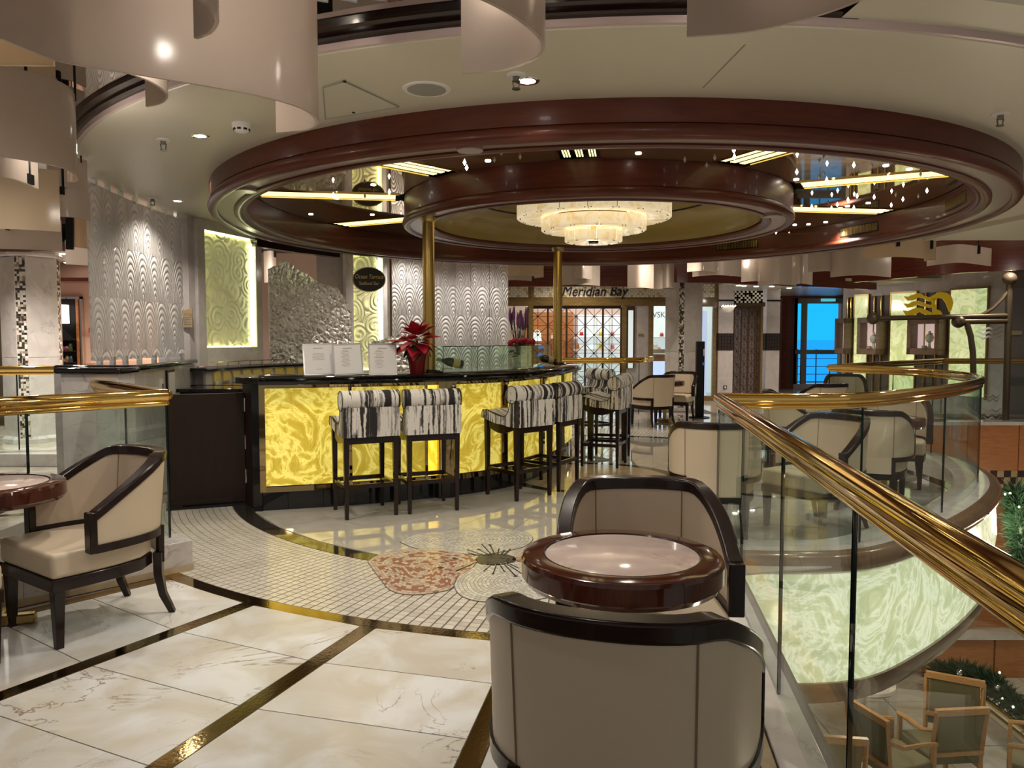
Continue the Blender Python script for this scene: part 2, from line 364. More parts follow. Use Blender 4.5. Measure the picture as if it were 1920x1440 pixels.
M['slab'] = marble('near marble slab', (.74, .75, .75), (.60, .56, .48), (.26, .19, .13), .20, 9, 1.15, 1.0, veinw=.012)
M['cream_tile'] = marble('cream floor tile', (.62, .60, .55), (.55, .52, .46), (.43, .38, .31), .03, 9, 1.5, .5, spec=.9, coat=.7)
M['far_tile'] = marble('far floor marble', (.62, .57, .50), (.42, .36, .30), (.30, .24, .20), .08, 9, 1.0, .7)
M['mosaic'] = marble('mosaic floor tile', (.64, .60, .53), (.58, .54, .46), (.45, .42, .38), .14, 9, 3, .4, tint=.18)
M['grout'] = plain('grout', (.13, .10, .08), .8)
M['black_stone'] = plain('black granite', (.009, .009, .010), .06, coat=.1, spec=.4)
M['dark_strip'] = plain('dark floor stone', (.03, .026, .02), .05, coat=.5)
M['beige_stone'] = marble('beige marble', (.42, .33, .21), (.52, .42, .28), (.32, .24, .15), .07, 0, 3, .6)
M['brass_floor'] = plain('scuffed floor brass', (.50, .36, .15), .09, 1, bump=.15, bscale=60)
M['brass'] = plain('polished brass', (.80, .54, .17), .07, 1)
M['brass_dull'] = plain('satin brass', (.42, .30, .12), .32, 1)
M['gold_pole'] = plain('gold lacquered pole', (.50, .34, .10), .22, .85)
M['white_marble'] = marble('grey veined marble', (.66, .63, .61), (.56, .52, .51), (.34, .31, .32), .10, 3, 1.6, .9)
M['lilac_marble'] = marble('pale lilac marble', (.58, .54, .55), (.50, .46, .47), (.38, .34, .36), .12, 3, 1.4, .6)
M['ceil'] = plain('cream ceiling paint', (.60, .57, .47), .38)
M['pinklip'] = plain('pink lacquer lip', (.52, .42, .40), .3)
M['wood_ring'] = wood('cherry wood', (.080, .018, .010), (.120, .030, .016), .36, (1.2, 1.2, 9), .08, True)
M['wood_dark'] = wood('dark walnut', (.010, .005, .004), (.020, .008, .006), .22, (4, 4, 30), .18)
M['wood_table'] = wood('mahogany', (.045, .010, .006), (.085, .020, .010), .12, (4, 30, 4), .6)
M['wood_orange'] = wood('honey wood panel', (.36, .14, .05), (.48, .20, .07), .3, (2, 2, 14), .3)
M['wood_light'] = wood('light beech', (.50, .27, .11), (.62, .36, .16), .3, (6, 6, 20), .3)
M['wood_red'] = wood('red mahogany', (.10, .022, .014), (.16, .035, .02), .2, (1, 1, 12), .5, True)
M['door'] = wood('dark stained door', (.016, .008, .006), (.024, .012, .009), .42, (6, 6, 1), .0)
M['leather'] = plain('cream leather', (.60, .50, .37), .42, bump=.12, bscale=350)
M['leather_shaded'] = plain('cream leather darkened as shade', (.52, .43, .33), .42, bump=.12, bscale=350)  # same leather, darkened to paint the shade inside the chair
M['mirror'] = plain('ceiling mirror', (.50, .47, .44), .015, 1)
M['bronze_mirror'] = plain('bronze mirror', (.52, .38, .20), .02, .86)
M['chrome'] = plain('chrome', (.8, .8, .8), .08, 1); M['dark_chrome'] = plain('dull chrome', (.25, .25, .24), .25, 1)
M['mirror_strip'] = plain('smoked gold mirror', (.40, .29, .14), .04, 1)
M['gold_dome'] = swirl('gold leaf dome', (.30, .22, .07), 1.2, .35, 9, .22, dist=.02, mul=(1, 1, .3))
M['mauve'] = plain('mauve lacquer', (.30, .22, .21), .25)
M['onyx_y'] = onyx('backlit yellow onyx', (.44, .30, .025), (.55, .40, .04), (.85, .72, .16), .52, 2.4)
M['onyx_o'] = onyx('backlit amber onyx', (.75, .42, .01), (.9, .55, .03), (1, .72, .08), 1.0, 5)
M['onyx_g'] = onyx('backlit green onyx', (.52, .55, .30), (.66, .70, .42), (.92, .95, .72), .6, 2.2)
M['onyx_w'] = onyx('backlit wall onyx', (.46, .52, .22), (.60, .66, .31), (.80, .86, .50), .5, 2.0)
M['relief_y'] = glow_swirl('cream scroll relief', (.72, .68, .42), 4.0, 1.0, 30, .55, dist=.02)
M['etched'] = etch('etched cast glass', (.86, .84, .84))
M['crackle'] = crumple('crumpled cast glass', (.82, .80, .78))
M['glass'] = clear('clear glass')
M['glass_case'] = clear('display glass', (.90, .96, .92), 1.2)
M['glass_edge'] = plain('green glass edge', (.005, .035, .03), .1, coat=.5)
M['acrylic'] = acrylic('cream acrylic', (.66, .58, .51))
M['acrylic_lit'] = acrylic('acrylic painted as lit', (.72, .60, .44), .5)  # warmer copy of the acrylic with lamplight painted into its colour
M['peach'] = plain('peach wall', (.66, .42, .32), .3)
M['pinkwall'] = plain('pale pink wall', (.66, .50, .44), .4)
M['black'] = plain('black metal', (.007, .007, .007), .4, spec=.2)
M['white'] = plain('white plastic', (.75, .74, .72), .4)
M['red'] = plain('red plastic', (.55, .02, .02), .35)
M['grey'] = plain('grey fabric grille', (.30, .30, .27), .7)
M['paper'] = plain('white paper', (.82, .80, .82), .5)
M['ink'] = plain('grey print', (.35, .34, .35), .6)
M['acryl_frame'] = plain('silver menu frame', (.6, .6, .62), .2, .4)
M['bulb'] = glow('lamp', (1, .95, .85), 14)
M['tube'] = glow('warm light bar', (1, .90, .46), 1.0)
M['led'] = glow('green white light strip', (.93, 1, .62), 5)
M['shade_lit'] = glow('lit alabaster', (.95, .80, .55), .55)
M['crystal'] = glow('lit crystal', (1, .98, .95), 9)
M['crystal_dim'] = plain('crystal', (.6, .6, .6), .05, .6)
M['shoplight'] = glow('lit shop shelf back', (.62, .70, .72), .55)
M['pinklight'] = glow('lit display back', (.80, .55, .55), .5)
M['bluelight'] = glow('lit shop screen', (.55, .65, 1.0), .8)
M['sky'] = glow('twilight sky', (.0, .36, 1.0), 1.0)
M['sea'] = glow('twilight sea', (.0, .30, .92), .9)
M['tilechk'] = checker('dark and cream mosaic', [(.05, .035, .025), (.55, .50, .44), (.25, .20, .15), (.02, .02, .02), (.65, .62, .58)], 31)
M['tile_gold'] = checker('pearl mosaic', [(.62, .58, .44), (.75, .72, .62), (.50, .44, .24), (.8, .78, .72)], 17)
M['tile_dark'] = plain('dark brown tile', (.035, .02, .02), .15)
M['tile_yellow'] = plain('amber wall tile', (.45, .33, .08), .3, emit=(.5, .35, .05), es=.12)
M['pot'] = plain('red foil', (.17, .004, .008), .22, .3, bump=.5, bscale=30)
M['bract'] = plain('red bract', (.42, .012, .03), .5)
M['leaf'] = plain('dark green leaf', (.02, .06, .02), .45)
M['purple'] = plain('purple flower', (.22, .06, .22), .7)
M['bottle'] = plain('dark green glass', (.008, .03, .012), .06, coat=.6)
M['bottle_label'] = plain('gold label', (.55, .42, .18), .4)
M['blackboard'] = plain('black sign face', (.008, .008, .008), .3)
M['gold_print'] = plain('gold lettering', (.62, .46, .20), .3, .6)
M['sign_gold'] = plain('bright gold logo', (.62, .42, .03), .25, .7, emit=(.5, .33, .0), es=.12)
M['olive'] = plain('olive upholstery', (.20, .18, .10), .6)
M['needle'] = plain('garland needles', (.015, .05, .02), .6)
M['bauble'] = plain('silver bauble', (.7, .7, .7), .12, 1)
M['plaque'] = plain('tan plaque', (.40, .29, .15), .5)
M['cord'] = plain('black cord', (.02, .02, .02), .5)
M['brown_mould'] = wood('brown lacquer moulding', (.15, .09, .05), (.22, .14, .08), .2, (1, 1, 4), .5, True)
def fabric():
    m, nt, b, N, L = mat('black and white ikat stripe'); v = coords(N, L, False, 5)
    sx = N.new('ShaderNodeSeparateXYZ'); L.new(v, sx.inputs[0]); sn = N.new('ShaderNodeSeparateXYZ'); L.new(N.new('ShaderNodeTexCoord').outputs['Normal'], sn.inputs[0]); ab = N.new('ShaderNodeMath'); ab.operation = 'ABSOLUTE'; L.new(sn.outputs[0], ab.inputs[0]); gt = N.new('ShaderNodeMath'); gt.operation = 'GREATER_THAN'; gt.inputs[1].default_value = .8; L.new(ab.outputs[0], gt.inputs[0])
    mf = N.new('ShaderNodeMix'); L.new(gt.outputs[0], mf.inputs[0]); L.new(sx.outputs[0], mf.inputs[2]); L.new(sx.outputs[1], mf.inputs[3]); cv = N.new('ShaderNodeCombineXYZ'); L.new(mf.outputs[0], cv.inputs[0]); L.new(sx.outputs[1], cv.inputs[1]); L.new(sx.outputs[2], cv.inputs[2])
    mp = N.new('ShaderNodeMapping'); mp.inputs['Scale'].default_value = (1, .05, .05); L.new(cv.outputs[0], mp.inputs[0])
    fine = noise(N, L, v, 26, 3); sm = N.new('ShaderNodeMix'); sm.data_type = 'RGBA'; sm.inputs[0].default_value = .012; L.new(mp.outputs[0], sm.inputs[6]); L.new(fine.outputs[1], sm.inputs[7])
    n = noise(N, L, sm.outputs[2], 13, 3, 0, .7)
    r = ramp(N, [(.0, (.012, .01, .01)), (.43, (.012, .01, .01)), (.45, (.16, .15, .15)), (.485, (.42, .40, .39)), (.50, (.70, .67, .63)), (.585, (.72, .69, .65)), (.605, (.03, .025, .025)), (.70, (.012, .01, .01))]); L.new(n.outputs[0], r.inputs[0])
    L.new(r.outputs[0], b.inputs['Base Color']); b.inputs['Roughness'].default_value = .7; return m
M['ikat'] = fabric()
CX, CY = .85, 8.10     # common centre of floor rings, canopy and glass wall
# ================================================================ floor
RAILZ = 1.06
NEAR0, NEAR1 = Vector((.28, -2.3)), Vector((1.38, 5.11))          # near balustrade line
rail2 = spline([(1.38, 5.11), (1.72, 5.06), (2.27, 5.12), (2.86, 5.54), (3.52, 6.16), (4.12, 6.84), (4.58, 7.5), (4.92, 8.28), (5.10, 9.3), (4.92, 10.24), (4.56, 11.04)], .12)
rail2 = [(p[0], p[1]) for p in rail2]
def near_x(y): return NEAR0.x + (NEAR1.x - NEAR0.x) * (y - NEAR0.y) / (NEAR1.y - NEAR0.y)
foot = [(-15, -2.3), (NEAR0.x + .12, -2.3), (NEAR1.x + .10, NEAR1.y - .12)] + offset(rail2, -.14)[2:-1] + [(4.68, 10.96), (8.3, 14.52), (15, 14.52), (15, 27), (-15, 27)]
floor = B().prism(foot, -.05, -.006).build('floor', M['grout'], kind='structure', smooth=.2)
def in_foot(x, y):
    c = False; n = len(foot)
    for i in range(n):
        x0, y0 = foot[i]; x1, y1 = foot[i - 1]
        if (y0 > y) != (y1 > y) and x < (x1 - x0) * (y - y0) / (y1 - y0) + x0: c = not c
    return c
def vis(x, y, z=0, m=160):
    a, b = proj(x, y, z); return -m < a < 1920 + m and -m < b < 1440 + m
def wedge(r0, r1, a, gap=.004, straight=True, n=1):   # tile about the x axis, half-angle a
    g0, g1 = gap / r0, gap / r1
    if n == 1:
        p = [(r0 * cos(a - g0), -r0 * sin(a - g0)), (r1 * cos(a - g1), -r1 * sin(a - g1)), (r1 * cos(a - g1), r1 * sin(a - g1)), (r0 * cos(a - g0), r0 * sin(a - g0))]
    else:
        p = [(r1 * cos(-a + g1 + (2 * a - 2 * g1) * i / n), r1 * sin(-a + g1 + (2 * a - 2 * g1) * i / n)) for i in range(n + 1)]
        p += [(r0 * cos(a - g0 - (2 * a - 2 * g0) * i / n), r0 * sin(a - g0 - (2 * a - 2 * g0) * i / n)) for i in range(n + 1)]
    return p
def wmesh(name, poly, mt, z0=-.012, z1=0.0):
    b = B().prism(poly, z0, z1); me = bpy.data.meshes.new(name); me.from_pydata(b.v, [], b.f[1:]); me.materials.append(mt); return me
A0, DA = 239.8, 10.0
def in_bar(x, y):     # behind the bar front
    return (y > 6.75 + .42 * (x + 2.2) and x < -.1 and y > 6.75) or (x < .45 and y > 7.7 and hypot(x - CX, y - CY) < 4.3 and x < .05 + (y - 7.55) * .36)
# large wedge slabs outside the brass ring, with a brass strip every ten degrees
rr = [4.575, 5.02, 5.48, 5.94, 6.40, 6.86, 7.32, 7.8]
for i in range(len(rr) - 1):
    me = None
    for k in range(-6, 9):
        am = radians(A0 + DA * (k + .5)); rm = (rr[i] + rr[i + 1]) / 2; x, y = CX + rm * cos(am), CY + rm * sin(am)
        if not (vis(x, y, m=500) and y < 5.8 and x < near_x(y) - .1): continue
        if y > 4.1 and x < -2.4: continue
        if me is None:
            r0, r1 = rr[i] + .003, rr[i + 1] - .003; h = radians(DA / 2); w0 = .047
            d0, d1 = w0 / r0, w0 / r1
            me = wmesh('marble_slab', [(r0 * cos(h), -r0 * sin(h - d0)), (r1 * cos(h), -r1 * sin(h - d1)), (r1 * cos(h), r1 * sin(h - d1)), (r0 * cos(h), r0 * sin(h - d0))], M['slab'])
        inst('marble_slab', me, (CX, CY, 0), floor, am)
for k in range(-4, 8):
    a = radians(A0 + DA * k); x, y = CX + 5.2 * cos(a), CY + 5.2 * sin(a)
    re_ = 4.6
    while re_ < 7.8 and CX + re_ * cos(a) < near_x(CY + re_ * sin(a)) - .3: re_ += .05
    if vis(x, y, m=600) and re_ > 4.7: inst('brass_strip', wmesh('brass_strip', [(4.56, -.042), (re_, -.042), (re_, .042), (4.56, .042)], M['brass_floor'], -.012, .001), (CX, CY, 0), floor, a)
# curved brass strip and dark inner band, in segments
me = wmesh('curved_brass_strip', wedge(4.475, 4.565, radians(2.5), .0005, n=4), M['brass_floor'], -.012, .001)
for k in range(-10, 14):
    a = radians(A0 + 5 * (k + .5)); x, y = CX + 4.52 * cos(a), CY + 4.52 * sin(a)
    if x < near_x(y) - .25: inst('curved_brass_strip', me, (CX, CY, 0), floor, a)
me = wmesh('dark_band_tile', wedge(3.46, 3.595, radians(3), .0015, n=4), M['dark_strip'])
for k in range(0, 60):
    a = radians(190 + 6 * k); x, y = CX + 3.5 * cos(a), CY + 3.5 * sin(a)
    if in_foot(x, y) and (y < 6.9 or x > .8): inst('dark_band_tile', me, (CX, CY, 0), floor, a)
# small mosaic tiles of the ring: the 300 that show largest are objects, the rest one mesh
NR = 16; rows = [3.60 + (4.47 - 3.60) * i / NR for i in range(NR + 1)]; na = 460
cand = []
for i in range(NR):
    for k in range(na):
        a = 2 * pi * (k + .5) / na; rm = (rows[i] + rows[i + 1]) / 2; x, y = CX + rm * cos(a), CY + rm * sin(a)
        if not (in_foot(x, y) and vis(x, y, m=30)): continue
        if y > 6.75 and x < .8: continue
        if y < 5.2 and x > near_x(y) - .24: continue
        cand.append((hypot(x, y), i, k))
cand.sort(); mm = {}
rest = B()
for n_, (d_, i, k) in enumerate(cand):
    a = 2 * pi * (k + .5) / na
    if n_ < 300:
        if i not in mm: mm[i] = wmesh('mosaic_tile', wedge(rows[i] + .002, rows[i + 1] - .002, pi / na, .0046), M['mosaic'])
        inst('mosaic_tile', mm[i], (CX, CY, 0), floor, a)
    else:
        pl = wedge(rows[i] + .0025, rows[i + 1] - .0025, pi / na, .0046); q = [(CX + p[0] * cos(a) - p[1] * sin(a), CY + p[0] * sin(a) + p[1] * cos(a)) for p in pl]
        rest.add([(x, y, 0) for x, y in q] + [(x, y, -.01) for x, y in q], [(0, 1, 2, 3), (0, 4, 5, 1), (1, 5, 6, 2), (2, 6, 7, 3), (3, 7, 4, 0)])
rest.build('mosaic_field', M['mosaic'], floor, kind='stuff', smooth=.2)
# cream wedge tiles inside the dark band, beige disc with dark border at the centre
ri = [.925, 1.45, 2.0, 2.52, 3.0, 3.455]
for i in range(5):
    me = wmesh('cream_tile', wedge(ri[i] + .001, ri[i + 1] - .001, radians(DA / 2 if i > 1 else DA), .003), M['cream_tile'])
    st = DA if i > 1 else 2 * DA
    for k in range(int(360 / st)):
        a = radians(A0 + st * (k + .5)); rm = (ri[i] + ri[i + 1]) / 2; x, y = CX + rm * cos(a), CY + rm * sin(a)
        if in_bar(x, y) or not in_foot(x, y): continue
        inst('cream_tile', me, (CX, CY, 0), floor, a)
me = wmesh('dark_border_tile', wedge(.81, .92, radians(10), .001, n=5), M['dark_strip'])
for k in range(18): inst('dark_border_tile', me, (CX, CY, 0), floor, radians(20 * k))
B().prism([(CX + .807 * cos(2 * pi * i / 60), CY + .807 * sin(2 * pi * i / 60)) for i in range(60)], -.012, 0).build('beige_disc', M['beige_stone'], floor)
# tiles of the right hand terrace and the far hall
def sq(x, y, s, nm, mt, cache={}):
    if (s, nm) not in cache:
        h = s / 2 - .003; cache[(s, nm)] = wmesh(nm, [(-h, -h), (h, -h), (h, h), (-h, h)], mt)
    inst(nm, cache[(s, nm)], (x, y, 0), floor)
for i in range(1, 12):
    r0, r1 = 4.49 + .5 * (i - 1), 4.49 + .5 * i
    if i > 6: break
    me = wmesh('terrace_tile', wedge(r0, r1 - .004, radians(DA / 2), .003), M['cream_tile'])
    for k in range(36):
        a = radians(A0 + DA * (k + .5)); rm = (r0 + r1) / 2; x, y = CX + rm * cos(a), CY + rm * sin(a)
        if not (in_foot(x, y) and vis(x, y, m=60)) or y < 4.9 or (x < .3): continue
        if all(in_foot(CX + r * cos(a + t), CY + r * sin(a + t)) for r in (r0, r1) for t in (-.085, .085)): inst('terrace_tile', me, (CX, CY, 0), floor, a)
for ix in range(-13, 16):
    for iy in range(9, 26):
        x, y = ix + .5, iy + .5
        if not (in_foot(x, y) and vis(x, y, m=40)) or hypot(x - CX, y - CY) < (8.2 if x > .3 else 5.2): continue
        sq(x, y, 1.0, 'hall_slab', M['far_tile'])
B().prism(offset([(-15.0, -2.2), (-15, 27)], -.1)[:1] + [(-14.9, 26.9), (-3.9, 26.9), (-3.9, 5.6), (-14.9, 3.0)], -.006, -.003).build('hall_floor_marble', M['far_tile'], floor)
# ---- flower mosaic of fine tesserae
FL = P(930, 1048)
def petal(name, pix, cols, tess=.024, rows_n=None):
    z4 = lambda q: P(600 + q[0] / 3.84, 900 + q[1] / 3.84)
    pts = [z4(q) for q in pix]; pts = spline([(p.x, p.y) for p in pts] + [(pts[0].x, pts[0].y)], .02); pts = pts[:-1]
    c = sum(pts, Vector((0, 0))) / len(pts); b = B(); tones = []
    rmax = sum((p - c).length for p in pts) / len(pts); nr = max(3, int(rmax / tess))
    for r in range(nr):
        s0, s1 = 1 - r / nr, 1 - (r + .88) / nr
        per = sum((pts[i] - pts[i - 1]).length for i in range(len(pts))) * (s0 + s1) / 2; nt = max(5, int(per / (tess * 1.5))); sh = random.random()
        def at(t, s):
            t = (t % 1) * len(pts); i = int(t); f = t - i; p = pts[i % len(pts)].lerp(pts[(i + 1) % len(pts)], f); return c + (p - c) * s
        for k in range(nt):
            t0, t1 = (k + sh) / nt, (k + sh + .92) / nt
            q = [at(t0, s0), at(t1, s0), at(t1, s1), at(t0, s1)]
            b.add([(p[0], p[1], .004) for p in q], [(0, 1, 2, 3)])
            tones.append(random.choice(cols(r / nr, q[0])))
    base = B().prism([tuple(c + (p - c) * 1.012) for p in pts], -.002, .0028).build('petal_bed', M['grout'], floor)
    o = b.build(name, M['tone'], floor, kind='stuff', smooth=.1); tonemesh(o, tones)
M['tone'] = vcol('tesserae', .2)
W = [(.62, .60, .53), (.56, .54, .47), (.66, .64, .57), (.50, .49, .43)]
R = [(.55, .42, .32), (.50, .36, .27), (.58, .47, .36), (.62, .52, .40), (.34, .15, .09)]
petal('white_petal_tesserae', [(580, 450), (700, 395), (1000, 362), (1280, 350), (1450, 375), (1530, 420), (1470, 480), (1300, 520), (1120, 540), (850, 505), (690, 492)], lambda t, p: W)
petal('white_petal_tesserae', [(962, 745), (1010, 690), (1130, 625), (1300, 600), (1500, 610), (1750, 650), (1850, 730), (1750, 820), (1500, 870), (1200, 880), (1060, 855), (990, 810)], lambda t, p: W)
petal('coral_petal_tesserae', [(1380, 575), (1480, 500), (1700, 470), (1850, 520), (1800, 590), (1600, 620)], lambda t, p: R)
petal('coral_petal_tesserae', [(345, 590), (420, 545), (560, 510), (760, 500), (930, 515), (1120, 565), (1090, 640), (1000, 700), (950, 780), (850, 810), (700, 828), (590, 822), (500, 790), (440, 720), (390, 655)], lambda t, p: R + ([(.34, .15, .09)] if t > .1 else []))
petal('grey_flower_eye', [(1115, 575), (1160, 545), (1265, 533), (1370, 545), (1415, 572), (1370, 605), (1265, 620), (1160, 608)], lambda t, p: [(.07, .065, .05), (.10, .09, .07), (.05, .05, .04)], .028)
b = B(); z4 = lambda x, y: P(600 + x / 3.84, 900 + y / 3.84, .005)
for (x0, y0, x1, y1, s) in [(1190, 545, 1065, 503, 10), (1150, 545, 1070, 525, 7), (1215, 540, 1145, 500, 14), (1235, 536, 1165, 463, 8), (1258, 534, 1225, 467, 14), (1280, 534, 1288, 497, 9), (1305, 536, 1325, 508, 9), (1325, 540, 1370, 497, 9),
                            (1225, 618, 1180, 655, 9), (1268, 620, 1245, 675, 12), (1298, 618, 1328, 658, 9), (1330, 612, 1410, 692, 15), (1350, 608, 1450, 672, 10), (1370, 605, 1425, 632, 9), (1130, 590, 990, 650, 12), (1000, 570, 960, 565, 8), (930, 585, 880, 592, 13), (890, 630, 860, 632, 15)]:
    p, q = z4(x0, y0), z4(x1, y1); b.bar(p, q, .008, .002)
    e = z4(x1 + s, y1); rr_ = (e - q).length; b.add([(q.x + rr_ * cos(t), q.y + rr_ * .9 * sin(t), .0062) for t in [2 * pi * i / 8 for i in range(8)]], [tuple(range(8))])
b.build('flower_stamens', plain('black tesserae', (.02, .018, .015), .3), floor, kind='stuff')
# ================================================================ shell
B().box(-15, 15, 26.2, 26.5, -.05, 4.2).build('wall_back', M['pinkwall'], kind='structure')
B().box(14.7, 15, -2, 26.5, -3.2, 4.2).build('wall_right', M['lilac_marble'], kind='structure')
B().box(-15, -14.7, -2, 26.5, -.05, 4.2).build('wall_left', M['pinkwall'], kind='structure')
# cream ceiling disc round the canopy, its pink lip and dark trim, mirror ceiling beyond
ceiling = B().lathe([(3.70, 2.80), (4.64, 2.80), (4.69, 2.805), (4.70, 2.82), (4.70, 2.86), (3.70, 2.86), (3.70, 2.80)], CX, CY, 128).build('ceiling', M['ceil'], kind='structure', smooth=.5)
B().lathe([(4.69, 2.81), (4.712, 2.812), (4.715, 2.842), (4.70, 2.842)], CX, CY, 128).build('trim_1', M['pinklip'], kind='structure')
B().lathe([(4.70, 2.842), (4.72, 2.842), (4.75, 2.855), (4.745, 2.87), (4.79, 2.882), (4.79, 2.90), (4.70, 2.90)], CX, CY, 96, radians(120), radians(278)).build('trim_2', M['wood_dark'], kind='structure')
B().ring(CX, CY, 4.72, 9.2, 2.90, 2.92, radians(150), radians(277), 64).build('ceiling_mirror', M['mirror'], kind='structure', smooth=.3)
B().lathe([(4.715, 2.842), (4.95, 2.855), (4.97, 2.89), (5.2, 2.91), (5.5, 2.95), (5.5, 3.0), (4.72, 3.0), (4.72, 2.87)], CX, CY, 48, radians(277), radians(378)).build('ceiling_soffit', M['ceil'], kind='structure')
B().ring(CX, CY, 5.5, 9.2, 2.95, 2.99, radians(277), radians(345), 48).build('ceiling_outer', M['ceil'], kind='structure')
# ceilings of the far hall
B().prism([(-15, 9.6), (15, 9.6), (15, 26.4), (-15, 26.4)], 3.3, 3.4).build('ceiling_far', M['ceil'], kind='structure')
B().prism([(5.7, 8.0), (15, 7.2), (15, 10.4), (5.5, 10.4)], 2.78, 2.85).build('ceiling_right', M['ceil'], kind='structure')
B().prism([(-15, 6), (-6.0, 7), (-4.2, 13.4), (-15, 13.4)], 3.3, 3.4).build('ceiling_left', M['ceil'], kind='structure')
# ================================================================ canopy
can = T('ceiling_canopy', 'round cherry wood ceiling canopy with bronze mirrors and radial light bars', 'canopy', (CX, CY, 2.58))
N_ = 144
def bead(r, z, rad, a0, a1, n=7): return [(r + rad * cos(radians(a0 + (a1 - a0) * i / n)), z + rad * sin(radians(a0 + (a1 - a0) * i / n))) for i in range(n + 1)]
B().lathe([(3.70, 2.80), (3.73, 2.80), (3.73, 2.665), (3.70, 2.66)], CX, CY, N_).build('outer_fascia', M['wood_ring'], can)
B().lathe([(3.70, 2.662)] + bead(3.70, 2.622, .048, 80, -90) + [(3.665, 2.585), (3.66, 2.60)], CX, CY, N_).build('outer_bead', M['wood_ring'], can)
B().lathe([(3.665, 2.60), (3.53, 2.60)], CX, CY, N_).build('outer_soffit', M['mauve'], can)
B().lathe([(3.53, 2.60), (3.53, 2.588), (3.51, 2.58), (3.47, 2.582), (3.45, 2.60)] + bead(3.445, 2.622, .03, 250, 140) + [(3.43, 2.66)], CX, CY, N_).build('inner_bead', M['wood_ring'], can)
B().lathe([(3.43, 2.65), (3.42, 2.87), (3.44, 2.88)], CX, CY, N_).build('inner_fascia', M['wood_ring'], can)
# bronze mirror sectors and light bars between
g0 = 9.0
B().ring(CX, CY, .2, 3.72, 3.02, 3.05).build('sky_block_lid', M['black'], can); B().lathe([(3.72, 2.84), (3.72, 3.05)], CX, CY, 96).build('sky_block_skirt', M['black'], can)  # unseen lid and skirt added to shut out sky through the gaps
M['black_trough'] = plain('dark light trough', (.012, .011, .010), .3)
for k in range(10):
    a = g0 + 36 * k; h0 = math.degrees(.16 / 1.98); h1 = math.degrees(.16 / 3.40)
    pl = []
    for r, da in ((1.98, h0), (2.03, h0 - .9), (3.37, h1 - .5), (3.41, h1)):
        pass
    n = 10; inner = [(1.97, radians(a + h0 + 1.5 + (36 - 2 * h0 - 3) * i / n)) for i in range(n + 1)]; outer = [(3.41, radians(a + 36 - h1 - .9 - (36 - 2 * h1 - 1.8) * i / n)) for i in range(n + 1)]
    # parallel sided gap for the bars, rounded corners
    gap = .165
    def edge(r, s): return radians(a + (0 if s > 0 else 36)) + s * math.asin(gap / r)
    A = [(r, edge(r, 1)) for r in (1.99, 2.4, 2.9, 3.38)]; Bq = [(r, edge(r, -1)) for r in (3.38, 2.9, 2.4, 1.99)]
    mid1 = [(3.41, edge(3.41, 1) + .02 + (edge(3.41, -1) - edge(3.41, 1) - .04) * i / 8) for i in range(9)]; mid0 = [(1.965, edge(1.965, -1) - .03 - (edge(1.965, -1) - edge(1.965, 1) - .06) * i / 8) for i in range(9)]
    poly = [(CX + r * cos(t), CY + r * sin(t)) for r, t in A + mid1 + Bq + mid0]
    B().prism(poly, 2.872, 2.885).build('mirror_panel', M['bronze_mirror'], can, smooth=.2)
    tr = radians(a); ux, uy = cos(tr), sin(tr)
    for s in (-1, 1):
        e = B(); e.bar((CX + 2.0 * ux - uy * s * .163, CY + 2.0 * uy + ux * s * .163, 2.868), (CX + 3.40 * ux - uy * s * .163, CY + 3.40 * uy + ux * s * .163, 2.868), .012, .012); e.build('gilt_edge', M['brass'], can)
    t_ = B(); t_.obox((CX + 2.69 * ux, CY + 2.69 * uy, 2.93), (1.46, .33, .012), tr)
    for s in (-1, 1): t_.obox((CX + 2.69 * ux - uy * s * .166, CY + 2.69 * uy + ux * s * .166, 2.905), (1.46, .004, .05), tr)
    tro = t_.build('light_trough', M['black_trough'], can)
    for j in (-.1, 0, .1):
        q = B(); cx, cy = CX + 2.70 * ux - uy * j, CY + 2.70 * uy + ux * j
        for sft in (-.021, 0, .021):
            q.obox((cx - uy * sft, cy + ux * sft, 2.876), (1.32, .011, .008), tr)
        q.build('light_bar', M['tube'], tro)
# small downlights, crystals and vents of the canopy
dl = B().lathe([(.0, -.004), (.022, -.004), (.024, 0)], 0, 0, 14); cr = B().add([(0, 0, .03), (.013, 0, 0), (0, .013, 0), (-.013, 0, 0), (0, -.013, 0), (0, 0, -.022)], [(0, 1, 2), (0, 2, 3), (0, 3, 4), (0, 4, 1), (5, 2, 1), (5, 3, 2), (5, 4, 3), (5, 1, 4)])
def meshof(b, name, mt):
    me = bpy.data.meshes.new(name); me.from_pydata(b.v, [], b.f); me.materials.append(mt); return me
mdl, mcl, mcd = meshof(dl, 'mirror_downlight', M['bulb']), meshof(cr, 'crystal_drop', M['crystal']), meshof(cr, 'crystal_drop', M['crystal_dim'])
def on_mirror(px, py, z): p = P(px, py, z); return (p.x - CX, p.y - CY, z - 2.58)
for px, py in [(668, 305), (871, 305), (875, 315), (625, 366), (730, 360), (1376, 282), (1377, 295), (1494, 323), (1550, 338), (1601, 310), (1665, 332), (1738, 358), (1590, 375), (1607, 368), (1639, 370), (1570, 384), (1601, 390), (1693, 374), (1671, 385), (1522, 388), (1559, 391), (1455, 436)]:
    inst('crystal_drop', mcl, on_mirror(px, py, 2.80), can)
for px, py in [(608, 310), (605, 347), (684, 368), (563, 350), (927, 300), (975, 294), (940, 287), (1284, 300), (1325, 310), (1340, 296), (1544, 325), (1536, 332), (1634, 310), (1726, 327), (1553, 380), (1680, 365), (1722, 368), (1480, 437)]:
    inst('crystal_drop', mcd, on_mirror(px, py, 2.80), can)
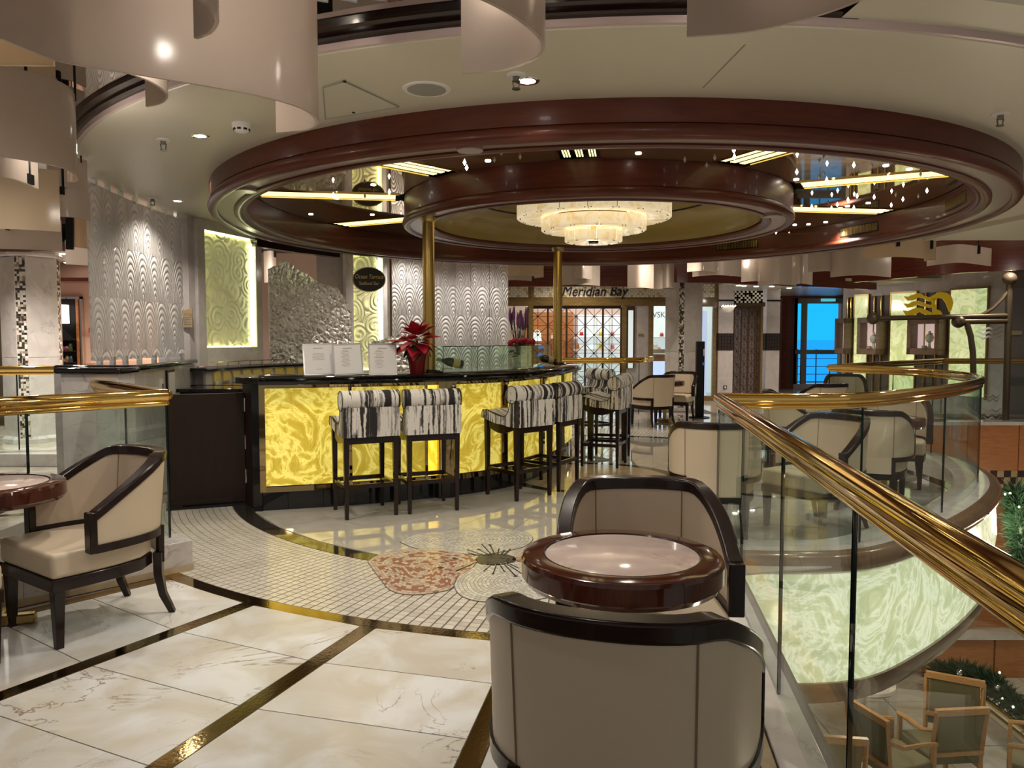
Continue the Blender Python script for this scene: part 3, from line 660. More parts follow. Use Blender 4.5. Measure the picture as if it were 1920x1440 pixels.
for px, py in [(700, 347), (810, 312), (866, 323), (915, 302), (978, 308), (920, 327), (969, 320), (698, 403), (583, 402), (630, 371), (945, 403), (1197, 288), (1225, 299), (1206, 312), (1462, 335), (1493, 337), (1516, 344), (1661, 311), (1705, 318), (1709, 305), (1628, 381), (1589, 387), (1653, 392), (1656, 393), (1490, 422), (1516, 421), (1548, 417), (1519, 430)]:
    p = on_mirror(px, py, 2.869); 
    if 1.98 < hypot(p[0], p[1]) < 3.4: inst('mirror_downlight', mdl, p, can)
for px, py, wd in [(1404, 465, .62), (1630, 432, .62), (1805, 378, .62)]:
    p = P(px, py, 2.745); a = atan2(p.y - CY, p.x - CX)
    v = B().obox((CX + 3.42 * cos(a), CY + 3.42 * sin(a), 2.75), (.02, wd, .11), a).build('air_vent', M['black'], can)
    for i in range(26):
        t = (i / 25 - .5) * wd * .92; s_ = B().obox((CX + 3.408 * cos(a) - sin(a) * t, CY + 3.408 * sin(a) + cos(a) * t, 2.75), (.008, .008, .085), a); s_.build('vent_slat', M['brass_dull'], v)
for px, py, zz in [(883, 281, 2.60), (1463, 403, 2.60), (466, 357, 2.60)]:
    p = P(px, py, zz - .012); r_ = hypot(p.x - CX, p.y - CY); a = atan2(p.y - CY, p.x - CX); r_ = 3.60 if r_ > 2.7 else 1.82
    B().lathe([(0, -.025), (.075, -.025), (.08, -.02), (.08, 0)], CX + r_ * cos(a), CY + r_ * sin(a), 24, z=zz).build('soffit_disc', M['mauve'], can)
# inner ring and gilt dome
B().lathe([(1.955, 2.88), (1.955, 2.665), (1.93, 2.66)], CX, CY, 96).build('hub_fascia', M['wood_ring'], can)
B().lathe([(1.93, 2.662)] + bead(1.93, 2.625, .045, 80, -90) + [(1.90, 2.588), (1.895, 2.60)], CX, CY, 96).build('hub_bead', M['wood_ring'], can)
B().lathe([(1.90, 2.60), (1.76, 2.60)], CX, CY, 96).build('hub_soffit', M['mauve'], can)
B().lathe([(1.76, 2.60), (1.755, 2.588), (1.72, 2.585), (1.70, 2.60)] + bead(1.70, 2.628, .03, 250, 130) + [(1.66, 2.67)], CX, CY, 96).build('hub_inner_bead', M['wood_ring'], can)
B().lathe([(1.66, 2.64), (1.655, 2.72), (1.58, 2.83), (1.42, 2.90), (1.30, 2.925)], CX, CY, 96).build('gilt_cove', M['gold_dome'], can)
B().lathe([(1.30, 2.925), (1.285, 2.915), (1.27, 2.93)], CX, CY, 96).build('cove_line', M['black'], can)
B().lathe([(1.27, 2.93), (.9, 2.975), (.5, 2.99), (0, 3.0)], CX, CY, 96).build('gilt_dome', M['gold_dome'], can)
for i in range(8):
    a = 2 * pi * i / 8 + .3; inst('dome_downlight', mdl, (1.1 * cos(a), 1.1 * sin(a), 2.948 - 2.58), can)
# ---- chandelier of three alabaster tiers
ch = T('chandelier', 'three tier round alabaster chandelier glowing under the gilt dome', 'chandelier', (CX, CY, 2.465))
M['alab'] = onyx('alabaster', (.80, .58, .28), (.90, .72, .42), (.98, .86, .60), .40, 3)
for r, z0, z1, r2, n in ((.80, 2.705, 2.835, .50, 18), (.545, 2.58, 2.70, .27, 12), (.30, 2.465, 2.565, .03, 8)):
    tier = B().lathe([(r2, z1 - .01), (r - .05, z1)], CX, CY, 48).build('tier_lid', M['white'], ch)
    for k in range(n):
        a0 = 2 * pi * k / n + .004; a1 = 2 * pi * (k + 1) / n - .004
        B().lathe([(r, z1), (r, z0 + .008), (r - .012, z0), (r2, z0 + .012)], CX, CY, 6, a0, a1).build('alabaster_pane', M['alab'], tier)
        for q in (a0 + .035, a1 - .035): 
            B().sphere((CX + (r - .035) * cos(q), CY + (r - .035) * sin(q), z0), .007, 6, 4).build('stud', M['black'], tier)
B().lathe([(0, 2.452), (.05, 2.455), (.055, 2.475)], CX, CY, 16).build('finial', M['black'], ch)
B().cyl((CX, CY, 2.56), (CX, CY, 3.0), .03).build('stem', M['brass'], ch)
for z, e in ((2.64, 3), (2.9, 8)): lamp('POINT', 'chandelier_lamp', (CX, CY, 2.50 if z < 2.7 else 2.93), e, (1, .80, .52), .12)
# ---- gold poles standing on the bar
for (x, y, lab) in ((-.785, 7.30, 'gold pole rising from the bar beside the red poinsettia'), (.575, 9.70, 'gold pole rising from the far end of the bar beside the glass case')):
    g = T('canopy_pole', lab, 'pole', (x, y, 1.14)); B().cyl((x, y, 1.15), (x, y, 2.60), .058, 24).build('shaft', M['gold_pole'], g)
    B().lathe([(.115, 1.141), (.115, 1.152), (.09, 1.165), (.06, 1.17)], x, y, 24).build('base_collar', M['black_stone'], g); B().lathe([(.058, 2.55), (.075, 2.57), (.08, 2.60)], x, y, 24).build('top_collar', M['brass_dull'], g)
# ================================================================ ceiling fittings
def downlight(px, py, lab, z=2.80, r=.06, e=60, lit=True):
    p = P(px, py, z); t = T('downlight', lab, 'light', (p.x, p.y, z), group='recessed downlights')
    B().lathe([(r * .72, -.002), (r, -.004), (r * 1.08, 0)], p.x, p.y, 24, z=z).build('rim', M['chrome'], t)
    B().lathe([(0, -.001), (r * .72, -.002)], p.x, p.y, 24, z=z).build('lens', M['bulb'], t)
    if e: lamp('SPOT', 'downlight_lamp', (p.x, p.y, z - .03), e, (1, .90, .76), .04, (0, 0, 0), 2.3, .8)
downlight(989, 152, 'recessed round ceiling downlight beside the sprinkler near the hanging shade')
downlight(375, 255, 'recessed ceiling downlight beside the smoke detector', r=.055)
downlight(333, 377, 'small recessed ceiling downlight above the etched glass screen', r=.05)
def sprinkler(px, py, lab, z=2.80):
    p = P(px, py, z); t = T('sprinkler', lab, 'sprinkler', (p.x, p.y, z - .08)); x, y = p.x, p.y
    B().lathe([(.05, 0), (.048, -.008), (.02, -.012)], x, y, 20, z=z).build('rosette', M['white'], t)
    b = B().cyl((x, y, z - .01), (x, y, z - .035), .018); b.bar((x - .02, y, z - .03), (x - .012, y, z - .07), .006); b.bar((x + .02, y, z - .03), (x + .012, y, z - .07), .006); b.cyl((x, y, z - .068), (x, y, z - .074), .022); b.build('head', M['dark_chrome'], t)
sprinkler(1876, 213, 'chrome ceiling sprinkler on the cream ceiling right of the canopy'); sprinkler(306, 262, 'chrome ceiling sprinkler left of the lit downlight'); sprinkler(286, 371, 'chrome sprinkler above the etched glass screen'); sprinkler(968, 140, 'chrome sprinkler beside the round downlight')
p = P(453, 232, 2.80); t = T('smoke_detector', 'white round smoke detector on the cream ceiling', 'detector', (p.x, p.y, 2.74))
B().lathe([(0, -.055), (.03, -.055), (.045, -.045), (.05, -.03), (.058, -.025), (.06, 0)], p.x, p.y, 28, z=2.80).build('body', M['white'], t)
for i in range(8):
    a = 2 * pi * i / 8; B().obox((p.x + .047 * cos(a), p.y + .047 * sin(a), 2.762), (.006, .022, .012), a).build('slot', M['black'], t)
p = P(800, 167, 2.80); t = T('ceiling_speaker', 'round grey ceiling loudspeaker with white rim', 'loudspeaker', (p.x, p.y, 2.79))
B().lathe([(.105, -.006), (.125, -.006), (.13, 0)], p.x, p.y, 36, z=2.80).build('rim', M['white'], t); B().lathe([(0, -.005), (.105, -.006)], p.x, p.y, 36, z=2.80).build('grille', M['grey'], t)
# access hatch
t = T('ceiling_hatch', 'flush cream ceiling access hatch with two latches', 'hatch', P(650, 190, 2.795)); q = [P(*a, 2.799) for a in ((606, 163), (645, 151), (748, 199), (610, 222))]
B().prism([(a.x, a.y) for a in q], 2.794, 2.80).build('panel', M['ceil'], t); b = B()
for i in range(4): b.bar((q[i].x, q[i].y, 2.794), (q[(i + 1) % 4].x, q[(i + 1) % 4].y, 2.794), .006, .004)
b.build('joint', M['grey'], t)
for px, py in ((646, 153), (663, 211)): p = P(px, py, 2.793); B().cyl((p.x, p.y, 2.795), (p.x, p.y, 2.79), .01).build('latch', M['black'], t)
a_, b_ = P(1397, 84, 2.7985), P(1318, 165, 2.7985); B().bar(a_, b_, .006, .003).build('panel_joint', M['grey'], ceiling)
# ================================================================ hanging acrylic shades
def shade(pts, z0, z1, lab, mt='acrylic', clips=(), grp='curved acrylic shades hung over the atrium', clipz=None):
    # pts: (px, distance) in plan, smoothed
    path = [((px - 960) / FPX * d, d) for px, d in pts]; path = [(p[0], p[1]) for p in spline(path, .03)]
    if True:
        t = T('acrylic_shade', lab, 'shade', (path[0][0], path[0][1], z0), group=grp)
        B().ribbon(path, z0, z1, .012).build('sheet', M[mt], t, smooth=1.2)
        for c in clips:
            i = min(int(c * (len(path) - 1)), len(path) - 1); x, y = path[i]; z = clipz or z1 - .05
            k_ = 1 if y > 8 else .45; B().box(x - .018 * k_, x + .018 * k_, y - .03, y + .03, z - .06 * k_, z + .06 * k_).build('clip', M['black'], t)
            B().cyl((x, y, z), (x, y, 2.90 if y < 5.2 else 3.3), .008, 8).build('rod', M['black'], t)
        for c in (.3, .8):
            if not clips: x, y = path[int(c * (len(path) - 1))]; B().cyl((x, y, z1 - .03), (x, y, 2.90 if y < 5.2 else 3.3), .006, 6).build('rod', M['black'], t)
        return t
def yd(py, z): return FPX * (z - CAMH) / (HORY - py)
zb = 2.32
shade([(-160, yd(60, zb)), (0, yd(80, zb)), (70, yd(105, zb)), (140, yd(129, zb)), (300, yd(155, zb)), (480, yd(186, zb)), (575, yd(212, zb)), (604, yd(237, zb)), (585, yd(251, zb)), (528, yd(257, zb))], zb, 2.87, 'large cream acrylic shade curling back at its end, widest of the hanging shades')
shade([(-260, yd(112, zb)), (-120, yd(128, zb)), (0, yd(133, zb)), (70, yd(134, zb)), (118, yd(134, zb))], zb, 2.87, 'tan lit acrylic shade behind the widest curled shade', 'acrylic_lit')
shade([(330, 1.86), (375, yd(4, zb)), (412, yd(32, zb)), (425, yd(56, zb)), (410, yd(78, zb)), (384, yd(88, zb))], zb, 2.75, 'narrow curled acrylic shade in front of the widest shade')
shade([(230, yd(140, 2.5)), (290, yd(160, 2.5)), (320, yd(178, 2.5)), (328, yd(192, 2.5)), (315, yd(204, 2.5)), (290, yd(210, 2.5))], 2.5, 2.86, 'small curled acrylic shade below the edge of the widest shade')
zc = 2.40
shade([(780, yd(-25, zc)), (868, yd(0, zc)), (950, yd(36, zc)), (1003, yd(74, zc)), (1021, yd(101, zc)), (1000, yd(126, zc)), (940, yd(145, zc)), (868, yd(150, zc))], zc, 2.87, 'pale curled acrylic shade hanging before the round downlight')
shade([(1280, yd(82, zc)), (1400, yd(72, zc)), (1530, yd(41, zc)), (1630, yd(0, zc)), (1760, yd(-70, zc))], zc, 2.87, 'broad acrylic shade with a straight cut end above the right of the canopy', clips=(.33,), clipz=2.60)
G2 = 'acrylic shades of the left cluster'
def sh(pts, z0, z1, lab, mt='acrylic', clips=(), grp=G2, clipz=None): return shade(pts, z0, z1, lab, mt, clips, grp, clipz)
sh([(-120, 3.55), (0, 3.62), (70, 3.72), (125, 3.85), (152, 4.0), (157, 4.15), (150, 4.22), (138, 4.2)], 2.30, 2.72, 'tall cream shade rolled at its edge in the left cluster')
sh([(-60, 4.0), (0, 4.05), (45, 4.15), (84, 4.4)], 2.30, 2.55, 'short shade tucked under the tall rolled shade', clips=(.75,), clipz=2.33)
sh([(-60, 5.2), (0, 5.25), (60, 5.3), (122, 5.4)], 2.20, 2.62, 'warm lit shade below the tall rolled shade', 'acrylic_lit')
sh([(-60, 6.0), (0, 6.05), (60, 6.1), (124, 6.2)], 2.16, 2.40, 'lowest long shade of the left cluster', 'acrylic', (.5,), clipz=2.33)
sh([(100, 5.6), (140, 5.65), (175, 5.8)], 2.52, 2.78, 'shaded upper plate between rolled shade and etched glass')
sh([(122, 5.5), (150, 5.55), (178, 5.7)], 2.32, 2.52, 'short plate with a black bracket in the left cluster', clips=(.22,), clipz=2.5)
sh([(136, 7.3), (141, 7.12), (145, 6.98), (142, 6.9), (150, 7.2), (186, 7.4)], 2.31, 2.62, 'rolled shade beside the etched glass screen', 'acrylic_lit')
sh([(130, 7.7), (160, 7.8), (200, 7.9)], 2.20, 2.44, 'hanging shade above the peach doorway')
t = T('shade_hanger', 'black upright shade hanger bar in the left cluster', 'bracket', PD(131, 470, 6.4)); p0, p1 = PD(131, 468, 6.4), PD(131, 408, 6.4); B().bar(p0, p1, .06, .02).build('bar', M['black'], t); B().cyl(p1, (p1.x, p1.y, 3.3), .008, 8).build('rod', M['black'], t)
G3 = 'acrylic shades across the far hall'
def fs(x0, x1, yb, yt, d, lab, curl=0, bow=.25, mt='acrylic', clips=()):
    z0 = PD(960, yb, d).z; z1 = PD(960, yt, d).z
    pts = [(x0, d), ((x0 + x1) / 2, d - bow), (x1, d)]
    if curl > 0: pts += [(x1 + 3, d + .12), (x1 - curl, d + .3)]
    if curl < 0: pts = [(x0 - curl, d + .3), (x0 - 3, d + .12)] + pts
    shade(pts, z0, z1, lab, mt, clips, G3)
fs(930, 1014, 519, 485, 14.3, 'far shade above the purple flowers', 12, mt='acrylic_lit'); fs(930, 997, 527, 490, 15.3, 'plain far shade tucked behind the one above the purple flowers')
fs(1040, 1124, 536, 490, 13.9, 'far shade beside the second gold pole', bow=.35); fs(1073, 1109, 524, 488, 13.6, 'small far shade before the sign letters', clips=(.5,))
fs(1175, 1224, 541, 485, 13.9, 'far shade above the end of the sign', clips=(.5,)); fs(1218, 1262, 543, 485, 14.7, 'narrow far shade beside the sign'); fs(1239, 1262, 541, 490, 14.5, 'slim shade plate before the checkered column')
fs(1286, 1338, 510, 480, 13.7, 'short far shade above the mosaic column'); fs(1296, 1388, 519, 478, 14.1, 'long low shade above the mosaic column', bow=.4); fs(1387, 1447, 529, 470, 13.3, 'square far shade before the wall sconce', clips=(.55,)); fs(1418, 1490, 536, 478, 14.1, 'far shade above the lattice gate', bow=.4); fs(1481, 1520, 534, 478, 12.4, 'far shade plate before the blue window')
fs(1511, 1578, 511, 468, 11.6, 'shade over the blue window, curled at its edge', 18, clips=(.5,)); fs(1553, 1666, 520, 466, 11.4, 'wide pinkish shade right of the curled one', bow=.4); fs(1612, 1742, 486, 452, 10.6, 'yellowish shade with two black clips above the green onyx', 14, bow=.3, mt='acrylic_lit', clips=(.3, .75)); fs(1732, 1852, 499, 466, 11.2, 'outermost right shade with a black clip', bow=.5, clips=(.7,))
# ================================================================ bar
front = [(p[0], p[1]) for p in spline([(-2.13, 6.45), (-1.56, 6.62), (-1.1, 6.80), (-.76, 6.97), (-.45, 7.14), (-.04, 7.50), (.20, 7.92), (.43, 8.5), (.60, 9.1), (.71, 9.6), (.77, 10.15)], .025)]
fpx = [proj(x, y, .6)[0] for x, y in front]
def seg(a, b):
    i = min(range(len(front)), key=lambda k: abs(fpx[k] - a)); j = min(range(len(front)), key=lambda k: abs(fpx[k] - b))
    if a > 1050: i = int(len(front) * a / 2000)
    return front[i:max(j, i + 1) + 1]
bar = T('bar_counter', 'curved seafood bar with black granite top and glowing yellow onyx front', 'bar', (-.6, 7.4, 0))
B().sweep(front, [(-.02, .16), (.08, .16), (.08, 1.08), (-.0, 1.08)]).build('carcass', M['black'], bar)
kp = [front[i:i + 11] for i in range(0, len(front) - 1, 10)]
for q in kp:
    if len(q) > 1: B().ribbon(q, 0.0, .158, .06, off=.0).build('kick_tile', M['black_stone'], bar, bev=.002, seg=1)
B().sweep(front, [(-.035, .16), (.02, .16), (.02, .205), (-.03, .205)]).build('lower_brass_trim', M['mirror_strip'], bar)
B().sweep(front, [(-.03, 1.045), (.02, 1.045), (.02, 1.08), (-.03, 1.08)]).build('upper_mirror_trim', M['mirror_strip'], bar)
top = offset(front, -.15); inn = offset(front, .42)
B().sweep(front, [(-.15, 1.085), (-.145, 1.075), (.30, 1.075), (.30, 1.11), (-.145, 1.11), (-.152, 1.10)]).build('lower_top_slab', M['black_stone'], bar)
ct = B().sweep(front, [(-.115, 1.112), (.42, 1.112), (.42, 1.14), (-.11, 1.14), (-.12, 1.132)]).build('counter_top', M['black_stone'], bar)
# rounded far end and mitred near end of the top
e = front[-1]; B().lathe([(0, 1.14), (.27, 1.14), (.275, 1.132), (.27, 1.112), (0, 1.112)], offset(front, .15)[-1][0], offset(front, .15)[-1][1], 24).build('rounded_end', M['black_stone'], bar)
e0 = front[0]; B().prism([(e0[0] - .02, e0[1] - .12), (e0[0] + .05, e0[1] - .13), (e0[0] - .12, e0[1] + .45), (e0[0] - .35, e0[1] + .36), (e0[0] - .18, e0[1] - .04)], 1.085, 1.138).build('near_end_slab', M['black_stone'], bar, bev=.008)
for a, b_, m_, dz in [(498, 650, 'onyx_y', 0), (660, 792, 'onyx_y', 0), (797, 816, 'onyx_o', 0), (852, 936, 'onyx_y', 0), (948, 1008, 'onyx_y', 0), (1016, 1048, 'onyx_y', 0)]:
    B().ribbon(seg(a, b_), .212, 1.04, .015, off=-.026).build('onyx_panel', M[m_], bar, smooth=1)
n_ = len(front)
B().ribbon(front[int(n_ * .80):int(n_ * .985)], .212, 1.04, .015, off=-.026).build('onyx_panel', M['onyx_y'], bar, smooth=1)
for a, b_ in [(484, 497), (651, 659), (792, 797), (937, 947), (1009, 1015)]:
    s_ = seg(a, b_); B().ribbon(s_, .17, 1.075, .02, off=-.045).build('mirror_pilaster', M['mirror_strip'], bar)
s_ = seg(817, 851); B().sweep(s_, [(-.06, .0), (.05, 0), (.05, .16), (-.06, .16)]).build('pilaster_foot', M['black_stone'], bar); B().sweep(s_, [(-.075, .16), (.02, .16), (.02, 1.075), (-.075, 1.075)]).build('mirror_pilaster', M['mirror_strip'], bar)
for px in (843, 942, 1012):
    s_ = seg(px - 4, px + 4); m = s_[len(s_) // 2]; 
    B().sphere((offset(s_, -.06)[len(s_) // 2][0], offset(s_, -.06)[len(s_) // 2][1], 1.035), .022, 12, 8).build('bag_hook', M['chrome'], bar)
# near end post and side wall
B().box(-2.185, -2.11, 6.43, 6.50, 0, 1.08).build('end_post', M['black_stone'], bar); B().bar((-2.16, 6.47, .54), (-2.36, 6.80, .54), .05, 1.08).build('end_wall', M['door'], bar)
for z in (.25, .55, .88): B().cyl((-2.345, 6.735, z - .06), (-2.345, 6.735, z + .06), .012).build('hinge', M['chrome'], bar)
# inside shelf of the bar
B().sweep(front[10:-20], [(.16, .86), (.62, .86), (.62, .90), (.16, .90)]).build('worktop', M['chrome'], bar)
# light that the onyx throws on the floor comes from its own glow
# ---- half door
dr = T('bar_half_door', 'dark stained half door between brass rail and bar end', 'door', (-2.62, 6.66, 0)); a, b_ = Vector((-2.95, 6.52)), Vector((-2.36, 6.755))
B().bar((a.x, a.y, .515), (b_.x, b_.y, .515), .04, .94).build('leaf', M['door'], dr, bev=.004); B().bar((a.x, a.y - .025, .05), (b_.x, b_.y - .025, .05), .012, .05).build('kick_strip', M['wood_dark'], dr)
th = B().bar((a.x, a.y - .03, .01), (b_.x, b_.y - .03, .01), .10, .02).build('threshold', M['black_stone'], None, 'black stone threshold under the half door', 'threshold')
# ---- back counter under the lit relief panel
rc = T('return_counter', 'black return counter behind the half door beside the low marble wall', 'counter', (-2.95, 7.85, 0)); B().box(-3.30, -2.58, 7.62, 8.1, 0, .93).build('cabinet', M['black'], rc); B().box(-3.32, -2.54, 7.58, 8.12, .93, .965).build('worktop', M['black_stone'], rc, bev=.006)
cb = T('back_counter', 'black back bar counter with amber tiled upstand below the relief panel', 'counter', (-3.1, 9.0, 0)); cp = lambda r, a0, a1: arc(CX, CY, r, a0, a1, 24)
a0_, a1_ = 178, 148
B().ribbon(cp(4.0, a0_, a1_), 0, .93, .05, off=-.3).build('cabinet', M['black'], cb); B().sweep(cp(4.0, a0_, a1_), [(-.35, .93), (.35, .93), (.35, .965), (-.35, .965)]).build('worktop', M['black_stone'], cb)
B().ribbon(cp(4.17, a0_ - 1, a1_), .965, 1.11, .03).build('upstand', M['white_marble'], cb)
for i in range(9):
    aa = a0_ - 3.2 - i * 2.9; B().ribbon(arc(CX, CY, 4.163, aa, aa - 2.0, 3), .985, 1.09, .012, off=-.012).build('amber_tile', M['tile_yellow'], cb)
B().sweep(cp(4.2, a0_, a1_), [(-.08, 1.11), (.22, 1.11), (.22, 1.145), (-.06, 1.145), (-.09, 1.13)]).build('shelf', M['black_stone'], cb)
B().tube([(x, y, 1.20) for x, y in cp(4.14, a0_ - 2, a1_ + 6)], .005, 6).build('gallery_rail', M['brass'], cb)
for i in range(7):
    aa = a0_ - 4 - i * 3.2; x, y = arc(CX, CY, 4.14, aa, aa, 1)[0]; B().cyl((x, y, 1.145), (x, y, 1.20), .004, 6).build('gallery_post', M['brass'], cb)
# ================================================================ glass wall round the bar (circle about the canopy centre)
RW = 4.50
def wallpx(px, r=RW):     # point of the wall circle seen at this pixel column (far side)
    k = (px - 960) / FPX; a = 1 + k * k; b = -2 * (k * CX + CY); c = CX * CX + CY * CY - r * r
    s = sqrt(max(0, b * b - 4 * a * c)); y = (-b + s) / (2 * a); return k * y, y
def nearpx(px, r=RW):
    k = (px - 960) / FPX; a = 1 + k * k; b = -2 * (k * CX + CY); c = CX * CX + CY * CY - r * r
    s = sqrt(max(0, b * b - 4 * a * c)); y = (-b - s) / (2 * a); return k * y, y
def wang(px): x, y = wallpx(px); return math.degrees(atan2(y - CY, x - CX))
es = T('etched_glass_screen', 'curved screen of tall etched cast glass panels beside the marble pier', 'screen', (-3.6, 7.4, 1.24))
sp_ = [(-3.50, 6.42), (-3.52, 6.68), (-3.56, 6.96), (-3.585, 7.26), (-3.60, 7.58), (-3.61, 7.92), (-3.60, 8.22), (-3.58, 8.42)]
for i in range(7):
    p_, q_ = Vector(sp_[i]), Vector(sp_[i + 1]); d_ = (q_ - p_).normalized(); q2 = q_ - d_ * .006
    pn = B().ribbon([tuple(p_), tuple(p_.lerp(q2, .5)), tuple(q2)], 1.27, 2.76, .014).build('glass_panel', M['etched'], es)
    for z in (1.24, 2.74):
        m = p_.lerp(q2, .5); B().obox((m.x + .0, m.y, z + .03), (.035, .05, .06), atan2(d_.y, d_.x) - pi / 2).build('clamp', M['chrome'], pn)
lw = T('low_marble_wall', 'low veined marble wall with black rounded cap under the etched screen', 'wall', (-3.6, 7.2, 0))
B().prism([(-3.14, 6.34), (-3.49, 8.45), (-3.78, 8.45), (-3.78, 6.34)], 0, 1.19).build('wall_face', M['white_marble'], lw)
B().prism([(-3.10, 6.36), (-3.45, 8.45), (-3.80, 8.45), (-3.80, 6.36)], 1.19, 1.24).build('cap', M['black_stone'], lw, bev=.018, seg=3)
B().box(-3.56, -3.11, 6.06, 6.335, 0, 1.18).build('end_pier', M['white_marble'], lw, bev=.005); B().box(-3.60, -3.07, 6.02, 6.355, 1.18, 1.23).build('end_cap', M['black_stone'], lw, bev=.02, seg=3)
# pier doors
for px, py, s1, s2 in ((292, 705, .0, 0),):
    pass
t = T('service_hatch', 'small white hatch in dark frame on the low marble wall', 'hatch', PD(311, 735, 7.5)); c = PD(311, 718, 7.46)
B().obox((-3.315, 7.45, 1.0), (.02, .26, .32), .165).build('frame', M['wood_dark'], t); B().obox((-3.307, 7.45, .99), (.02, .20, .29), .165).build('leaf', M['white'], t)
t = T('wall_socket', 'white switch plate beside the dark framed hatch', 'switch', (-3.265, 7.16, .98)); B().obox((-3.268, 7.16, 1.02), (.02, .06, .13), .165).build('plate', M['white'], t); B().obox((-3.258, 7.16, 1.02), (.01, .02, .04), .165).build('rocker', M['black'], t)
# marble pier with plaque and first lit relief panel
def pier(pxa, pxb, name, lab, mt='lilac_marble', z1=2.80, r=RW, th=.25, z0=0):
    a0, a1 = wang(pxa), wang(pxb); return B().ribbon(arc(CX, CY, r, a0, a1, 8), z0, z1, -th).build(name, M[mt], None, lab, 'pier')
M['pier_m'] = M['lilac_marble']
x0, y0 = -3.56, 8.42; xa, ya = -3.46, 8.52
pr = T('marble_pier', 'pale lilac marble pier carrying a tan warning plaque', 'pier', (-3.6, 8.6, 0))
B().prism([(-3.62, 8.42), (-3.535, 8.46), (-3.50, 8.60), (-3.9, 8.95), (-3.95, 8.6)], 0, 2.80).build('shaft', M['lilac_marble'], pr)
B().prism([(-3.5, 8.46), (-3.28, 8.50), (-3.28, 8.62), (-3.5, 8.62)], 0, 1.10).build('counter_jamb', M['white_marble'], pr)
d_ = 8.44; a, b_, = PD(335, 580, d_), PD(363, 614, d_)
pq = T('warning_plaque', 'tan warning plaque with wavy top edge on the marble pier', 'plaque', ((a.x + b_.x) / 2, d_ - .02, b_.z))
w_ = b_.x - a.x; pts = [(a.x + w_ * i / 10, a.z + .012 * sin(2 * pi * i / 10 + 2)) for i in range(11)] + [(b_.x, b_.z), (a.x, b_.z)]
v_ = [(x, 8.405, z) for x, z in pts] + [(x, 8.42, z) for x, z in pts]; n = len(pts)
B().add(v_, [tuple(range(n)), tuple(range(n, 2 * n))[::-1]] + [(i, (i + 1) % n, n + (i + 1) % n, n + i) for i in range(n)]).build('board', M['plaque'], pq)
text('lettering', 'Warning', M['ink'], pq, .045, ((a.x + b_.x) / 2, 8.402, a.z - .05), (pi / 2, 0, 0), .001)
for i in range(5): B().box(a.x + .01, b_.x - .01, 8.401, 8.404, a.z - .09 - .018 * i, a.z - .086 - .018 * i).build('print_line', M['ink'], pq)
def relief(name, lab, A, Bp, z0, z1, fz0, fz1, ledside=1):
    # framed cream scroll relief lit by a strip down one edge and by an added glow
    A = Vector(A); Bp = Vector(Bp); d = (Bp - A).normalized(); n = Vector((d.y, -d.x)); L_ = (Bp - A).length
    t = T(name, lab, 'panel', (A.x, A.y, fz0)); rz = atan2(d.y, d.x)
    def bx(u0, u1, q0, q1, v0, v1, nm, m_, par=t, bev=0):
        c = A + d * (u0 + u1) / 2 + n * (v0 + v1) / 2; return B().obox((c.x, c.y, (q0 + q1) / 2), (u1 - u0, abs(v1 - v0), q1 - q0), rz).build(nm, M[m_], par, bev=bev)
    f = .13
    bx(0, f, fz0, fz1, -.05, .03, 'frame_stile', 'white_marble', bev=.004); bx(L_ - f * .9, L_, fz0, fz1, -.05, .03, 'frame_stile', 'white_marble', bev=.004)
    bx(f, L_ - f * .9, fz0, z0, -.05, .03, 'frame_rail', 'white_marble'); bx(f, L_ - f * .9, z1, fz1, -.05, .03, 'frame_rail', 'white_marble')
    bx(f, L_ - f * .9, z0, z1, -.06, -.045, 'relief_sheet', 'relief_y')
    u = L_ - f * .9 - .03; bx(u - .012, u + .012, z0 + .03, z1 - .05, -.03, -.012, 'light_strip', 'led')
    bx(f + .004, f + .012, z0 + .01, z1 - .01, -.04, -.03, 'light_strip', 'led_dim'); bx(f + .02, L_ - f - .02, z0 + .006, z0 + .012, -.04, -.03, 'light_strip', 'led_dim'); bx(f + .02, L_ - f - .02, z1 - .012, z1 - .006, -.04, -.03, 'light_strip', 'led_dim')
    return t
M['led_dim'] = glow('dim green light strip', (.86, .90, .35), 9)
relief('scroll_relief_panel', 'glowing cream scroll relief panel in marble frame beside the pier', (-3.50, 8.56), (-3.16, 9.70), 1.36, 2.68, 1.15, 2.80)
a, b_ = wallpx(648), wallpx(730)
relief('scroll_relief_panel', 'glowing cream scroll relief panel behind the oval sign', a, b_, 1.0, 2.72, .5, 2.80)
# crumpled glass waves between the panels, and the frosted low wave
def wave(name, lab, pxa, pxb, r, prof, z0, mt, th=.02):
    a0, a1 = wang(pxa), wang(pxb); n = 40; pts = arc(CX, CY, r, a0, a1, n); zt = []
    for i in range(n + 1):
        t = i / n; k = t * (len(prof) - 1); j = min(int(k), len(prof) - 2); f = k - j; f = f * f * (3 - 2 * f); zt.append(prof[j] * (1 - f) + prof[j + 1] * f)
    return B().ribbon(pts, z0, zt, -th).build(name, M[mt], None, lab, 'glass panel')
zz = lambda py, d: PD(960, py, d).z
wave('crumpled_glass_wave', 'crumpled silvery cast glass panel cut in a wave crest', 488, 648, 4.35, [zz(q, 10.5) for q in (512, 505, 494, 497, 508, 512, 521, 530, 533, 535, 552, 580)], 1.146, 'crackle')
wave('low_glass_wave', 'low frosted glass wave in front of the crumpled panel', 514, 620, 4.12, [zz(q, 10.2) for q in (620, 609, 611, 620, 628, 633, 640)], 1.146, 'crackle')
wave('low_glass_wave', 'low frosted glass wave beside the poinsettia', 660, 760, 4.0, [zz(q, 10.6) for q in (640, 636, 630, 626, 627, 632)], .95, 'crackle')
